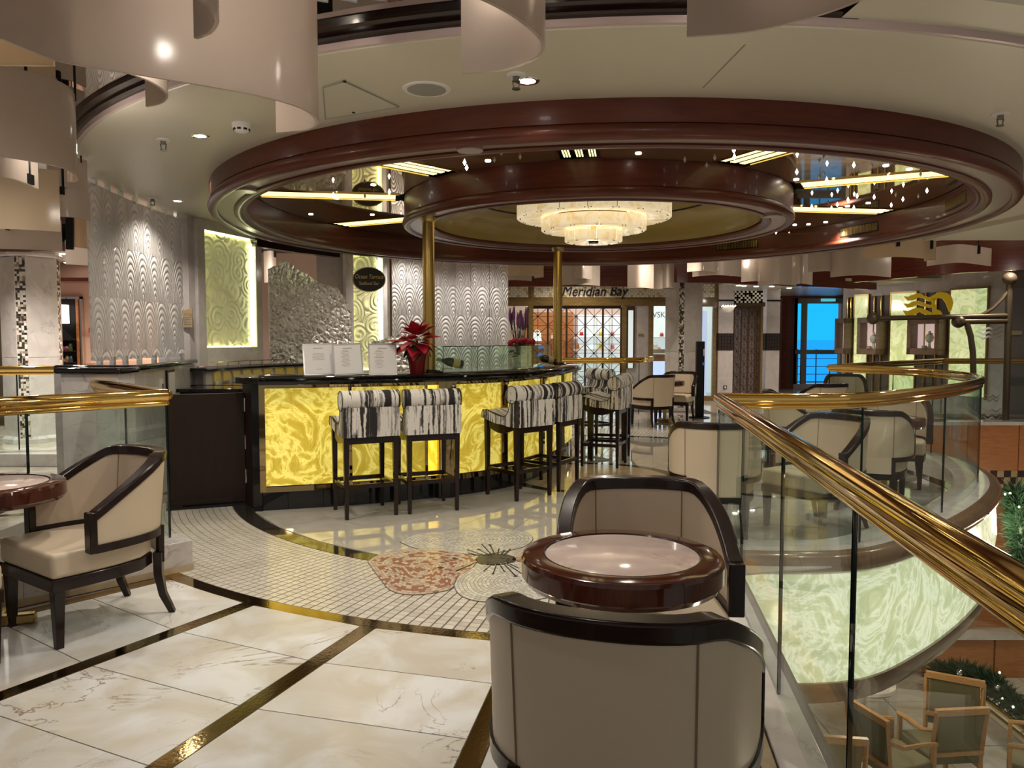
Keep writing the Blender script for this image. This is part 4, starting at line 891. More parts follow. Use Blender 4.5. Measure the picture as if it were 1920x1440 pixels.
# marble corner piece behind the crumpled glass and pink wall further back with a shade
B().prism([wallpx(596, 4.75), wallpx(640, 4.62), wallpx(645, 4.62), wallpx(645, 4.95), wallpx(596, 5.1)], 0, 2.80).build('marble_pier', M['lilac_marble'], None, 'pale marble pier behind the crumpled glass wave', 'pier')
B().obox((-5.9, 15.5, 1.6), (5.0, .1, 3.2), radians(12)).build('wall_pink', M['pinkwall'], kind='structure')
B().ribbon([wallpx(486, 4.25), wallpx(560, 4.25), wallpx(640, 4.25)], 2.60, 2.80, .12).build('trim_3', M['wood_dark'], kind='structure')
t = shade([(498, 13.6), (510, 13.5), (521, 13.6)], 2.95 - .5, 3.0, 'small shade seen above the crumpled glass wave', 'acrylic', (.9,), G3)
# etched panels right of the second relief
gs = T('etched_glass_screen', 'curved etched glass screen behind the display case', 'screen', (-.9, 12.3, .9)); an = [wang(q) for q in (730, 757, 788, 815, 850, 880, 915, 951)]
for i in range(7): B().ribbon(arc(CX, CY, 4.40, an[i], an[i + 1] + .12, 5), .95, 2.78, -.016).build('glass_panel', M['etched'], gs)
B().ribbon(arc(CX, CY, 4.44, an[0], an[7], 20), 0, .95, -.2).build('low_marble_wall', M['white_marble'], None, 'low marble wall under the etched screen behind the bar', 'wall')
# oval sign
c = PD(692, 524, 10.75); sg = T('oval_sign', 'black oval hanging sign with gold lettering', 'sign', (c.x, c.y, c.z - .2)); rx_, rz_ = .228, .172; n = 48; an_ = radians(14)
def ell(k, yy, m_): return [(c.x + rx_ * k * cos(t) * cos(an_) - yy * sin(an_), c.y + yy * cos(an_) + rx_ * k * cos(t) * sin(an_), c.z + rz_ * k * sin(t)) for t in [2 * pi * i / n for i in range(n)]]
def disc(k, y0, y1, nm, m_):
    v = ell(k, y0, 0) + ell(k, y1, 0); B().add(v, [tuple(range(n)), tuple(range(n, 2 * n))[::-1]] + [(i, (i + 1) % n, n + (i + 1) % n, n + i) for i in range(n)]).build(nm, M[m_], sg)
disc(1.0, -.004, .05, 'rim', 'brass_dull'); disc(.94, -.010, -.003, 'face', 'blackboard')
rot = (pi / 2, 0, an_); off_ = Vector((sin(an_), -cos(an_), 0)) * .014
text('lettering', 'Ocean Terrace', M['gold_print'], sg, .082, c + off_ + Vector((0, 0, .035)), rot, .002, .25, sx=.78); text('lettering', 'Seafood Bar', M['gold_print'], sg, .066, c + off_ + Vector((0, 0, -.055)), rot, .002, 0, sx=.85)
B().cyl((c.x, c.y + .03, c.z), (c.x - .05, c.y + .5, c.z), .02, 10).build('bracket', M['brass_dull'], sg)
# ================================================================ things on the bar
def menu(pxl, pxr, tilt, lab, lines):
    c = P((pxl + pxr) / 2, 703, 1.14); w_ = (pxr - pxl) / FPX * c.y; h = .285; t = T('menu_stand', lab, 'menu', (c.x, c.y, 1.14), group='menu stands on the bar'); rz = radians(16)
    m = Matrix.Translation((c.x, c.y, 1.14)) @ Matrix.Rotation(rz, 4, 'Z') @ Matrix.Rotation(radians(-14), 4, 'X') @ Matrix.Rotation(radians(tilt), 4, 'Y')
    def plate(x0, x1, z0, z1, y0, y1, nm, mt, par):
        b = B().box(x0, x1, y0, y1, z0, z1); b.v = [tuple(m @ Vector(v)) for v in b.v]; return b.build(nm, M[mt], par)
    plate(-w_ / 2, w_ / 2, 0, h, -.002, .006, 'holder', 'acryl_frame', t); pg = plate(-w_ / 2 + .012, w_ / 2 - .012, .012, h - .016, -.004, -.002, 'page', 'paper', t)
    plate(-w_ * .16, w_ * .16, h - .048, h - .042, -.005, -.004, 'heading_print', 'ink', pg)
    for z, l, x in lines: plate(x - l / 2, x + l / 2, z, z + .003, -.005, -.004, 'text_line', 'ink', pg)
    bk = B(); bk.bar((c.x - .02, c.y + .11, 1.145), (c.x - .01, c.y + .07, 1.34), .10, .004); bk.build('back_strut', M['acryl_frame'], t)
menu(571, 627, -2, 'menu in a silver stand with a boxed notice, closest to the bar end', [(.19 - .011 * i, .09 + .02 * (i % 2), 0) for i in range(6)] + [(.05, .05, 0)])
menu(628, 682, -3, 'menu in a silver stand between the two other menus', [(.22 - .012 * i, .05 + .015 * (i % 3), -.02) for i in range(13)])
menu(692, 745, 0, 'menu in a silver stand beside the poinsettia', [(.22 - .013 * i, .05 + .018 * (i % 3), -.03) for i in range(13)])
# poinsettia
c = P(781, 702, 1.14); c.y += .04; pt = T('poinsettia', 'potted red poinsettia in a red foil pot on the bar', 'plant', (c.x, c.y, 1.14))
B().lathe([(0, 0), (.060, 0), (.063, .01), (.088, .19), (.094, .215), (.082, .212), (.076, .17), (0, .17)], c.x, c.y, 28, z=1.14).build('foil_pot', M['pot'], pt)
B().cyl((c.x, c.y, 1.30), (c.x, c.y, 1.46), .012, 8).build('stem', M['leaf'], pt)
def leafmesh(l, w, bend, name, mt):
    b = B(); n = 6
    for i in range(n + 1):
        t = i / n; ww = w * sin(pi * (t ** .75)) * .5 if 0 < t < 1 else 0; z = -bend * t * t * l
        b.v += [(-ww, l * t, z + .0), (0, l * t, z - .008 * sin(pi * t)), (ww, l * t, z)]
    for i in range(n):
        for k in range(2): b.f.append((i * 3 + k, i * 3 + k + 1, i * 3 + 4 + k, i * 3 + 3 + k))
    me = bpy.data.meshes.new(name); me.from_pydata(b.v, [], b.f); me.materials.append(mt); me.shade_smooth(); return me
br = [leafmesh(.16, .085, .5, 'bract', M['bract']), leafmesh(.12, .065, .7, 'bract', M['bract'])]; lf = leafmesh(.14, .08, .8, 'leaf', M['leaf'])
rnd = random.Random(3)
def spray(n, mesh, c0, rad, e0, e1, smin, smax, nm):
    for k in range(n):
        e = radians(e0 + (e1 - e0) * ((k + .5) / n)); a = k * 2.39996 + rnd.uniform(-.2, .2); d = Vector((cos(a) * cos(e), sin(a) * cos(e), sin(e))); p = Vector(c0) + d * rad * .35
        o = inst(nm, mesh[k % len(mesh)], p, pt); o.rotation_euler = (e + .15, rnd.uniform(-.3, .3), a - pi / 2); s = rnd.uniform(smin, smax); o.scale = (s, s, s)
br = [leafmesh(.16, .115, .4, 'bract', M['bract']), leafmesh(.14, .10, .55, 'bract', M['bract'])]; lf = leafmesh(.14, .10, .6, 'leaf', M['leaf'])
spray(16, br, (0, 0, .33), .12, 75, 10, .8, 1.05, 'bract'); spray(16, br, (0, -.02, .30), .16, 20, -40, .85, 1.1, 'bract'); spray(12, br, (-.04, -.05, .28), .2, 40, -35, .75, 1.0, 'bract'); spray(14, [lf], (0, 0, .27), .12, 10, -50, .8, 1.0, 'leaf')
# display case: glass box on the counter between the poles
gc = T('display_case', 'clear glass refrigerated display case on the bar top', 'display case', (-.1, 7.9, 1.14)); seg_ = offset(front, .16)
i0 = min(range(len(front)), key=lambda k: abs(proj(seg_[k][0], seg_[k][1], 1.2)[0] - 832)); i1 = min(range(len(front)), key=lambda k: abs(proj(seg_[k][0], seg_[k][1], 1.2)[0] - 1034))
pf = [seg_[i0 + (i1 - i0) * k // 6] for k in range(7)]; pbk = [offset(front, .46)[i0 + (i1 - i0) * k // 6] for k in range(7)]
for k in range(6): B().ribbon([pf[k], pf[k + 1]], 1.15, 1.385, .006).build('front_pane', M['glass_case'], gc)
for k in range(6): B().ribbon([pbk[k], pbk[k + 1]], 1.15, 1.385, .006).build('back_pane', M['glass_case'], gc)
for k in range(6): B().prism([pf[k], pf[k + 1], pbk[k + 1], pbk[k]], 1.385, 1.392).build('top_pane', M['glass_case'], gc)
B().tube([(x, y, 1.388) for x, y in pf], .004, 6).build('top_edge', M['glass_edge'], gc)
for k in (0, 1, 6): B().bar((*pf[k], 1.15), (*pf[k], 1.388), .005).build('corner_edge', M['glass_edge'], gc)
for k in (0, 6): B().ribbon([pf[k], pbk[k]], 1.15, 1.385, .006).build('end_pane', M['glass_case'], gc)
B().prism(pf + pbk[::-1], 1.142, 1.15).build('deck', M['chrome'], gc)
def bottle(px, py, lab, rz):
    c = PD(px, py, 7.62 if px < 900 else 8.9); t = T('champagne_bottle', lab, 'bottle', (c.x, c.y, 1.15), rz); 
    # lies tilted on a small cradle, neck to -x
    ax = Matrix.Rotation(radians(100), 4, 'Y') @ Matrix.Rotation(0, 4, 'Z')
    def lat(prof, nm, mt, n=20):
        b = B().lathe(prof, 0, 0, n); mm_ = Matrix.Translation((.12, 0, .052)) @ Matrix.Rotation(radians(-78), 4, 'Y'); me = bpy.data.meshes.new(nm); me.from_pydata([mm_ @ Vector(v) for v in b.v], [], b.f); me.materials.append(M[mt]); me.shade_smooth(); o = bpy.data.objects.new(nm, me); COL.objects.link(o); o.parent = t; return o
    lat([(0, .012), (.03, 0), (.044, .006), (.045, .13), (.038, .17), (.02, .205), (.015, .23), (.015, .275), (0, .276)], 'glass', 'bottle'); lat([(.0455, .04), (.0456, .11)], 'label', 'bottle_label'); lat([(.0162, .215), (.0165, .278), (0, .279)], 'foil', 'bottle_label')
    b = B().obox((-.04, 0, .012), (.10, .06, .024)); b2 = b.obox((.05, 0, .006), (.08, .06, .012)); me = bpy.data.meshes.new('cradle'); me.from_pydata(b.v, [], b.f); me.materials.append(M['chrome']); o = bpy.data.objects.new('cradle', me); COL.objects.link(o); o.parent = t
bottle(846, 680, 'dark champagne bottle lying in the case beside the first gold pole', radians(20)); bottle(1024, 664, 'dark champagne bottle lying at the far end of the case', radians(25))
for px, py, lab in ((893, 686, 'small white price card in the case beside the first bottle'), (1015, 678, 'small white price card beside the far bottle')):
    c = PD(px, py, 7.75 if px < 950 else 8.75); t = T('price_card', lab, 'card', (c.x, c.y, 1.15)); B().obox((c.x, c.y, 1.165), (.07, .05, .004), .4, radians(25)).build('card', M['paper'], t); B().obox((c.x, c.y - .002, 1.1685), (.03, .02, .002), .4, radians(25)).build('print', M['ink'], t)
# flower arrangement behind the case
c = PD(972, 640, 10.3); fa = T('flower_arrangement', 'tall arrangement of purple spikes with red blooms behind the display case', 'flowers', (c.x, c.y, 1.05))
B().lathe([(0, 0), (.07, 0), (.09, .16), (.085, .2)], c.x, c.y, 20, z=1.05).build('vase', M['white'], fa)
for k in range(13):
    x = c.x - .10 + .22 * k / 12 + rnd.uniform(-.02, .02); y = c.y + rnd.uniform(-.08, .08); h = rnd.uniform(1.75, 1.90); s_ = B().tube([(c.x, c.y, 1.2), (x, y, h - .17)], .006, 5).build('flower_stem', M['leaf'], fa); B().tube([(x, y, h - .17), (x, y, h - .08), (x + .004, y, h)], [.016, .018, .006], 7).build('purple_spike', M['purple'], fa)
for k in range(16):
    a = 2 * pi * k / 16; o = inst('leaf', lf, (.03 * cos(a), .03 * sin(a), .16 + .05 * (k % 4)), fa); o.rotation_euler = (rnd.uniform(.1, .9), rnd.uniform(-.4, .4), a)
for k in range(11): B().sphere((c.x - .10 + .028 * k + rnd.uniform(-.01, .01), c.y - .10 + rnd.uniform(-.05, .05), 1.43 + rnd.uniform(-.03, .035)), rnd.uniform(.03, .042), 9, 6).build('red_bloom', M['bract'], fa)
for k in range(3): B().lathe([(0, 0), (.012, .02), (.03, .06), (.036, .075)], c.x - .08 + .07 * k, c.y - .08, 10, z=1.50 + .02 * (k % 2)).build('white_lily', M['paper'], fa)
for x in (.16, .19): B().sphere((c.x + x, c.y - .1, 1.45), .02, 8, 6).build('red_bloom', M['bract'], fa)
# ================================================================ bar stools
def make_stool():
    t = T('bar_stool', '', 'stool', (0, 0, 0), group='striped bar stools along the bar')
    W_ = .235
    # upholstery: side profile (y, z) swept across the width
    prof = [(.245, .725), (.255, .765), (.235, .80), (.18, .805), (.08, .775), (-.02, .755), (-.09, .765), (-.125, .80), (-.14, .86), (-.145, .905), (-.245, .905), (-.25, .80), (-.245, .665), (-.12, .665), (-.04, .68), (.05, .682), (.13, .70)]
    b = B(); n = len(prof)
    for x in (-W_, -W_ + .012, W_ - .012, W_):
        k = 1 if abs(x) < W_ - .001 else .985; cy_ = sum(p[0] for p in prof) / n; cz_ = sum(p[1] for p in prof) / n
        b.v += [(x, cy_ + (p[0] - cy_) * k, cz_ + (p[1] - cz_) * k) for p in prof]
    for i in range(3): b.f += [(i * n + j, i * n + (j + 1) % n, (i + 1) * n + (j + 1) % n, (i + 1) * n + j) for j in range(n)]
    b.f += [tuple(range(n))[::-1], tuple(range(3 * n, 4 * n))]
    b.build('upholstery', M['ikat'], t, smooth=.9)
    r = B().cyl((-W_ - .004, -.168, .958), (W_ + .004, -.168, .958), .082, 24); r.build('back_roll', M['ikat'], t, bev=.01, smooth=.6)
    for s in (-1, 1):
        B().tube([(s * (W_ + .002), p[0], p[1]) for p in prof[:11]], .003, 5).build('piping', M['black'], t)
        B().tube([(s * (W_ + .004), -.168 + .08 * cos(q), .958 + .08 * sin(q)) for q in [2 * pi * i / 20 for i in range(20)]], .003, 5, closed=True).build('piping', M['black'], t)
    for sx in (-1, 1):
        for sy, z in ((1, .72), (-1, .68)):
            x, y = sx * .205, sy * .205; B().add([(x + a * w, y + c_ * w, zz_) for zz_, w in ((0, .015), (z, .023)) for a, c_ in ((-1, -1), (1, -1), (1, 1), (-1, 1))], [(0, 3, 2, 1), (4, 5, 6, 7), (0, 1, 5, 4), (1, 2, 6, 5), (2, 3, 7, 6), (3, 0, 4, 7)]).build('leg', M['wood_dark'], t, bev=.003)
    B().box(-.205, .205, -.222, -.188, .61, .675).build('seat_rail', M['wood_dark'], t); B().box(-.205, .205, .19, .22, .64, .70).build('seat_rail', M['wood_dark'], t)
    for s in (-1, 1):
        v = B(); ys = [-.2 + .4 * i / 8 for i in range(9)]
        for x in (s * .195, s * .215):
            v.v += [(x, y, .665 - .06 * sin(pi * (i / 8)) - .01) for i, y in enumerate(ys)] + [(x, y, .70) for y in ys]
        for i in range(8): v.f += [(i, i + 1, 10 + i, 9 + i), (18 + i, 27 + i, 28 + i, 19 + i), (i, 18 + i, 19 + i, i + 1)]
        v.build('side_rail', M['wood_dark'], t)
    for y in (-.205, .205): B().box(-.2, .2, y - .012, y + .012, .245, .28).build('stretcher', M['wood_dark'], t)
    for x in (-.205, .205): B().box(x - .012, x + .012, -.2, .2, .235, .27).build('stretcher', M['wood_dark'], t)
    return t
st = make_stool()
def face(dx, dy): return atan2(dy, dx) - pi / 2
SL = [((-1.235, 6.40), face(-.43, .90), 'striped bar stool closest to the half door'), ((-.735, 6.60), face(-.36, .93), 'striped bar stool in front of the mirrored pilaster'), ((.06, 7.13), face(-.66, .75), 'striped bar stool showing its seat side to the petal mosaic, third from the bar end'),
      ((.375, 7.62), face(-.86, .50), 'striped bar stool backed by the dark bordered beige disc, fourth from the bar end'), ((1.07, 8.88), face(-.93, .36), 'striped bar stool beyond the beige disc with its round roll end showing'), ((1.20, 9.42), face(-.95, .31), 'striped bar stool half hidden in the far pair'), ((1.12, 10.9), face(-.82, -.57), 'striped bar stool at the rounded far end of the bar')]
for i, (q, a, lab) in enumerate(SL):
    o = st if i == 0 else dup(st, (0, 0, 0), 0); o.location = (*q, 0); o.rotation_euler = (0, 0, a); o['label'] = lab
# ================================================================ tub chairs
def make_chair():
    t = T('tub_chair', '', 'chair', (0, 0, 0), group='cream leather tub chairs')
    half = [(.338, .13), (.334, .02), (.317, -.10), (.277, -.20), (.20, -.278), (.10, -.312), (0, -.32)]   # outer line; a positive offset points outwards
    pl = spline([(x, y) for x, y in half] + [(-x, y) for x, y in half[::-1][1:]], .03); pl = [(p[0], p[1]) for p in pl]; n = len(pl)
    def hgt(y): q = min(1, max(0, (.13 - y) / .37)); return .625 + .235 * q
    def lean(y, z): return 1 + .13 * max(0, (z - .47) / .4) * min(1, max(0, (.13 - y) / .3))
    inn = offset(pl, -.045)
    def ln(p, z, y0): k = lean(y0, z); return (p[0] * (1 + (k - 1) * .15), p[1] * k if p[1] < 0 else p[1], z)
    def surf(path, zs, nm, mt, ):
        b = B(); m = len(zs(0))
        for i in range(n): b.v += [ln(path[i], z, pl[i][1]) for z in zs(i)]
        for i in range(n - 1): b.f += [(i * m + k, i * m + k + 1, (i + 1) * m + k + 1, (i + 1) * m + k) for k in range(m - 1)]
        return b
    zs = lambda i: [.47 + (hgt(pl[i][1]) - .02 - .47) * k / 5 for k in range(6)]
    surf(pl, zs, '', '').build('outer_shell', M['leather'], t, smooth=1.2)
    surf(inn, zs, '', '').build('inner_cushion', M['leather_shaded'], t, smooth=1.2)
    # dark wood frame: top rail, arm fronts, lower side rails
    b = B(); ring = []
    o2 = offset(pl, .008); i2 = offset(pl, -.052)
    for i in range(n):
        h = hgt(pl[i][1]); b.v += [ln(o2[i], h - .042, pl[i][1]), ln(i2[i], h - .042, pl[i][1]), ln(i2[i], h + .008, pl[i][1]), ln(o2[i], h + .008, pl[i][1])]
    for i in range(n - 1): b.f += [(i * 4 + k, i * 4 + (k + 1) % 4, i * 4 + 4 + (k + 1) % 4, i * 4 + 4 + k) for k in range(4)]
    b.f += [(3, 2, 1, 0), ((n - 1) * 4, (n - 1) * 4 + 1, (n - 1) * 4 + 2, (n - 1) * 4 + 3)]
    b.build('top_rail', M['wood_dark'], t, smooth=.9, bev=.008)
    for s in (-1, 1):
        B().box(s * .338 - (.008 if s < 0 else .052), s * .338 + (.052 if s < 0 else .008), .118, .155, .435, .632).build('arm_front', M['wood_dark'], t, bev=.005)
        sub = [p for p in pl if (p[0] * s > .18)]; 
        B().ribbon(sub, .435, .475, .058, off=-.05).build('side_rail', M['wood_dark'], t, smooth=.9)
        B().bar((s * .205, -.268, .28), (s * .205, -.272, .475), .03, .03).build('back_post', M['wood_dark'], t)
        sm_ = [ln(p, z, p[1]) for z in (.475, .55, .65, .75, .835) for p in [min(offset(pl, .001), key=lambda q: abs(q[0] - s * .21) + (1 if q[1] > -.1 else 0))]]
        B().tube(sm_, .0028, 5).build('seam', M['seam'], t); si = [ln(p, z, p[1]) for z in (.475, .55, .65, .75, .84) for p in [min(offset(pl, -.046), key=lambda q: abs(q[0] - s * .17) + (1 if q[1] > -.1 else 0))]]; B().tube(si, .0028, 5).build('seam', M['seam'], t)
    lp = [p for p in pl if abs(p[0]) < .205 and p[1] < 0]; B().ribbon(lp, .335, .475, .03, off=-.03).build('lower_back', M['leather'], t, smooth=.9)
    sp = [(.278, .30), (.288, .15), (.284, .0), (.258, -.14), (.18, -.24), (0, -.27)]; sp = sp + [(-x, y) for x, y in sp[::-1][1:]]
    B().prism(sp, .335, .455).build('seat_cushion', M['leather'], t, bev=.022, seg=3, smooth=1.0)
    ap = [(x * 1.0, y * 1.0) for x, y in sp]; B().prism(ap, .275, .335).build('apron', M['wood_dark'], t, bev=.004)
    for s in (-1, 1):
        x, y = s * .245, .265; B().add([(x + a * w, y + c_ * w, z) for z, w in ((0, .017), (.30, .027)) for a, c_ in ((-1, -1), (1, -1), (1, 1), (-1, 1))], [(0, 3, 2, 1), (4, 5, 6, 7), (0, 1, 5, 4), (1, 2, 6, 5), (2, 3, 7, 6), (3, 0, 4, 7)]).build('leg', M['wood_dark'], t, bev=.003)
        B().tube([(s * .205, -.258, .335), (s * .206, -.258, .22), (s * .213, -.275, .11), (s * .225, -.32, .0)], [.032, .029, .025, .02], 4).build('leg', M['wood_dark'], t, smooth=.5)
    return t
M['seam'] = plain('leather seam', (.22, .16, .10), .6)
chp = make_chair()
CH = [((.285, 1.92), (.30, .954), 'cream tub chair tucked to the marble slab side of the table by the glass'), ((.515, 2.93), (-.06, -1), 'cream tub chair drawn up to the round table on its flower mosaic side'), ((-2.18, 3.90), (-.575, -.82), 'cream tub chair standing before the marble kerb'), ((-2.575, 3.11), (.08, 1), 'cream tub chair partly in view at the table near the kerb'),
      ((1.51, 5.70), (.26, .965), 'cream tub chair standing at the corner of the brass rail'), ((2.34, 5.86), (-.84, -.54), 'cream tub chair on the terrace showing its rounded inside, beside the corner chair'), ((3.12, 6.66), (.5, .866), 'cream tub chair on the terrace with its back to the lit onyx fascia'), ((3.86, 7.72), (-.5, -.866), 'cream tub chair on the terrace with pale inside, behind the one backing onto the fascia'),
      ((3.26, 8.85), (.95, -.25), 'cream tub chair on the terrace seen from its arm, by the small table'), ((4.2, 10.5), (-.25, .97), 'cream tub chair before the blue window'), ((5.6, 12.9), (-.35, -.94), 'cream tub chair beyond the return of the brass rail'), ((2.41, 13.1), (-.42, .91), 'cream tub chair with its back turned beside the black floor stand'), ((3.02, 14.0), (-.45, -.89), 'cream tub chair facing out behind the one beside the floor stand')]
for i, (q, d, lab) in enumerate(CH):
    o = chp if i == 0 else dup(chp, (0, 0, 0), 0); o.location = (*q, 0); o.rotation_euler = (0, 0, face(*d)); o['label'] = lab
# ---- round tables
M['pinkmarble'] = marble('pink marble', (.66, .54, .49), (.60, .47, .43), (.48, .24, .18), .12, 0, 2.2, .8, False)
def make_table():
    t = T('round_table', '', 'table', (0, 0, 0), group='round mahogany tables')
    B().lathe([(0, .635), (.30, .635), (.325, .642), (.331, .655), (.334, .658), (.338, .662), (.338, .715), (.332, .728), (.322, .731), (.262, .7325), (.258, .727)], 0, 0, 72).build('top', M['wood_table'], t, smooth=.28)
    B().lathe([(0, .7295), (.254, .7295), (.258, .727)], 0, 0, 72).build('marble_inset', M['pinkmarble'], t); B().lathe([(.257, .728), (.261, .7335), (.266, .7325)], 0, 0, 72).build('inset_line', M['wood_dark'], t)
    B().cyl((0, 0, .06), (0, 0, .636), .032, 20).build('column', M['brass_dull'], t); B().lathe([(.06, .58), (.12, .63), (.12, .636)], 0, 0, 24).build('bracket', M['black'], t)
    for k in range(4): B().obox((.10 * cos(k * pi / 2), .10 * sin(k * pi / 2), .03), (.17, .06, .05), k * pi / 2).build('foot', M['brass_dull'], t, bev=.01)
    return t
tb = make_table()
for i, (q, lab) in enumerate([((.37, 2.56), 'round mahogany table with pink marble inset between two tub chairs'), ((-2.62, 3.82), 'round mahogany table beside the marble kerb'), ((3.50, 7.18), 'round table on the terrace between two chairs'), ((3.98, 8.72), 'round table on the terrace near the curved rail'), ((2.70, 13.55), 'round table beside the black floor stand')]):
    o = tb if i == 0 else dup(tb, (0, 0, 0), 0); o.location = (*q, 0); o['label'] = lab; o.rotation_euler = (0, 0, .3)
# ================================================================ balustrades
def balustrade(name, lab, path, z, zbot, splits, kerb=None, glass=True, rr_=.038):
    t = T(name, lab, 'railing', (path[0][0], path[0][1], 0)); p3 = [(x, y, z) for x, y in path]
    B().tube(p3, rr_, 20).build('handrail', M['brass'], t, smooth=1.2); B().tube([(x, y, z - .050) for x, y in path], .019, 10).build('lower_rail', M['brass'], t, smooth=1.2)
    B().sphere(p3[0], rr_ * 1.0, 16, 10).build('rail_end', M['brass'], t); B().sphere(p3[-1], rr_ * 1.0, 16, 10).build('rail_end', M['brass'], t)
    if glass:
        for k in range(len(splits) - 1):
            i, j = splits[k], splits[k + 1]; q = path[i:j + 1]
            if len(q) == 2: q = [q[0], tuple((Vector(q[0]) + Vector(q[1])) / 2), q[1]]
            g = B().ribbon(q, zbot, z - .05, .012, off=-.006).build('glass_pane', M['glass'], t, smooth=1.2)
            for e in (q[0], q[-1]): B().cyl((e[0], e[1], zbot), (e[0], e[1], z - .05), .0075, 6).build('pane_edge', M['glass_edge'], g)
    return t
dirn = (NEAR1 - NEAR0).normalized()
def nl(y): return (near_x(y), y)
ys = [.2, 1.08, 2.05, 3.0, 4.03, 5.11]
b1 = balustrade('brass_balustrade', 'near brass handrail over clear glass panes beside the round table', [nl(y) for y in ys], RAILZ, .035, [0, 1, 2, 3, 4, 5])
kb = T('balustrade_kerb', 'pale marble kerb strip at the foot of the near balustrade', 'kerb', (*nl(2.5), 0)); kp_ = [nl(y) for y in (-.5, 1, 2, 3, 4, 5.0)]
B().ribbon(kp_, -.004, .035, .16, off=-.06).build('kerb_stone', M['white_marble'], kb, bev=.004); B().ribbon(kp_, -.004, .022, .05, off=.105).build('inner_ledge', M['beige_stone'], kb); B().ribbon(kp_, -.004, .004, .09, off=.16).build('wood_inlay', M['wood_light'], kb)
# curved terrace balustrade
def idx(x, y): return min(range(len(rail2)), key=lambda k: hypot(rail2[k][0] - x, rail2[k][1] - y))
n2 = len(rail2); sp2 = [0, idx(2.32, 5.14), idx(3.46, 6.1), idx(4.5, 7.4), idx(5.08, 9.3), n2 - 1]
b2 = balustrade('brass_balustrade', 'curved brass handrail over bent glass round the terrace', rail2, RAILZ, .075, sp2)
b3 = balustrade('brass_balustrade', 'far brass handrail running to the mast', [(4.56, 11.04), (6.4, 12.9), (8.2, 14.65)], RAILZ, .05, [0, 1, 2]); b4 = balustrade('brass_balustrade', 'far brass handrail behind the mast', [(8.2, 14.65), (10.5, 14.65), (14, 14.65)], RAILZ, .05, [0, 1, 2])
# terrace edge: marble kerb, moulding, lit onyx fascia, lower moulding
te = T('terrace_edge', 'curved terrace edge with marble kerb, brown mouldings and glowing green onyx fascia', 'balcony', (2.5, 5.2, -1.0))
outp = offset(rail2, -.15)
B().sweep(rail2, [(.20, -.004), (.20, .06), (.17, .07), (-.10, .07), (-.10, -.01)]).build('kerb_stone', M['white_marble'], te)
B().sweep(rail2, [(-.10, .072), (-.15, .07), (-.19, .05), (-.205, .0), (-.19, -.04), (-.15, -.07), (-.09, -.07), (-.09, .06)]).build('upper_moulding', M['brown_mould'], te, smooth=.9)
for k in range(0, n2 - 1, 14):
    q = rail2[k:k + 15]
    if len(q) > 1: B().sweep(q, [(-.15, -.07), (-.17, -.40), (-.13, -.80), (-.11, -.80), (-.13, -.07)]).build('onyx_panel', M['onyx_g'], te, smooth=1.2)
B().sweep(rail2, [(-.10, -.80), (-.15, -.80), (-.16, -.85), (-.13, -.94), (-.05, -.96), (.0, -.94)]).build('lower_moulding', M['brown_mould'], te, smooth=.9)
B().sweep(rail2, [(-.1, -.98), (3, -.98), (3, -1.02), (-.1, -1.02)]) if False else None
sf = offset(rail2, .3)[3:-3]; B().prism(sf + [(3.8, 11), (1.7, 11)], -1.0, -.95).build('ceiling_lower', M['ceil'], kind='structure')
# left balustrade with raised marble kerb
lp_ = [(-4.4, 2.50), (-3.30, 3.67), (-2.72, 4.29), (-2.19, 4.86)]
balustrade('brass_balustrade', 'brass handrail over glass on the raised marble kerb', lp_, 1.10, .20, [0, 1, 2, 3]); balustrade('brass_balustrade', 'short brass return rail running back to the low marble wall', [(-2.19, 4.86), (-2.8, 5.55), (-3.36, 6.14)], 1.10, .05, [0, 1, 2])
kb = T('raised_kerb', 'raised grey marble kerb under the brass rail beside the table', 'kerb', (-2.7, 4.3, 0)); kq = [(-4.3, 2.40), (-3.25, 3.52), (-2.67, 4.13), (-2.02, 4.80)]
for a, b_ in zip(kq, kq[1:]): B().ribbon([a, b_], .0, .185, .24, off=.0).build('kerb_block', M['white_marble'], kb, bev=.004)
B().ribbon(kq, -.002, .035, .01, off=-.012).build('base_strip', M['beige_stone'], kb)
balustrade('brass_balustrade', 'distant brass handrail in front of the mosaic column', [(-7.0, 8.9), (-5.9, 9.15), (-4.9, 9.3)], 1.10, .12, [0, 1, 2]); B().box(-9, -4.7, 8.75, 9.1, 0, .14).build('stair_kerb', M['white_marble'], None, 'pale marble kerb below the distant handrail', 'kerb')
balustrade('brass_balustrade', 'short brass handrail behind the bar end', [(.7, 14.3), (1.7, 14.35), (2.38, 14.4), (2.85, 15.6)], 1.08, .05, [0, 1, 2, 3])
t = T('power_cord', 'black cord looped on the floor at the foot of the glass', 'cord', P(1400, 1150)); cp_ = [P(*q, .006) for q in ((1386, 1120), (1405, 1128), (1425, 1140), (1428, 1150), (1410, 1158), (1402, 1148), (1418, 1150), (1420, 1160))]
def clampf(p): p.x = min(p.x, near_x(p.y) - .03); return p
cq = spline([(.93 + .0, 3.9), (.98, 3.82), (1.03, 3.7), (1.01, 3.6), (.95, 3.66), (.93, 3.56), (.99, 3.46), (.97, 3.38)], .03); B().tube([(p[0], p[1], .008) for p in cq], .005, 6).build('cable', M['cord'], t)
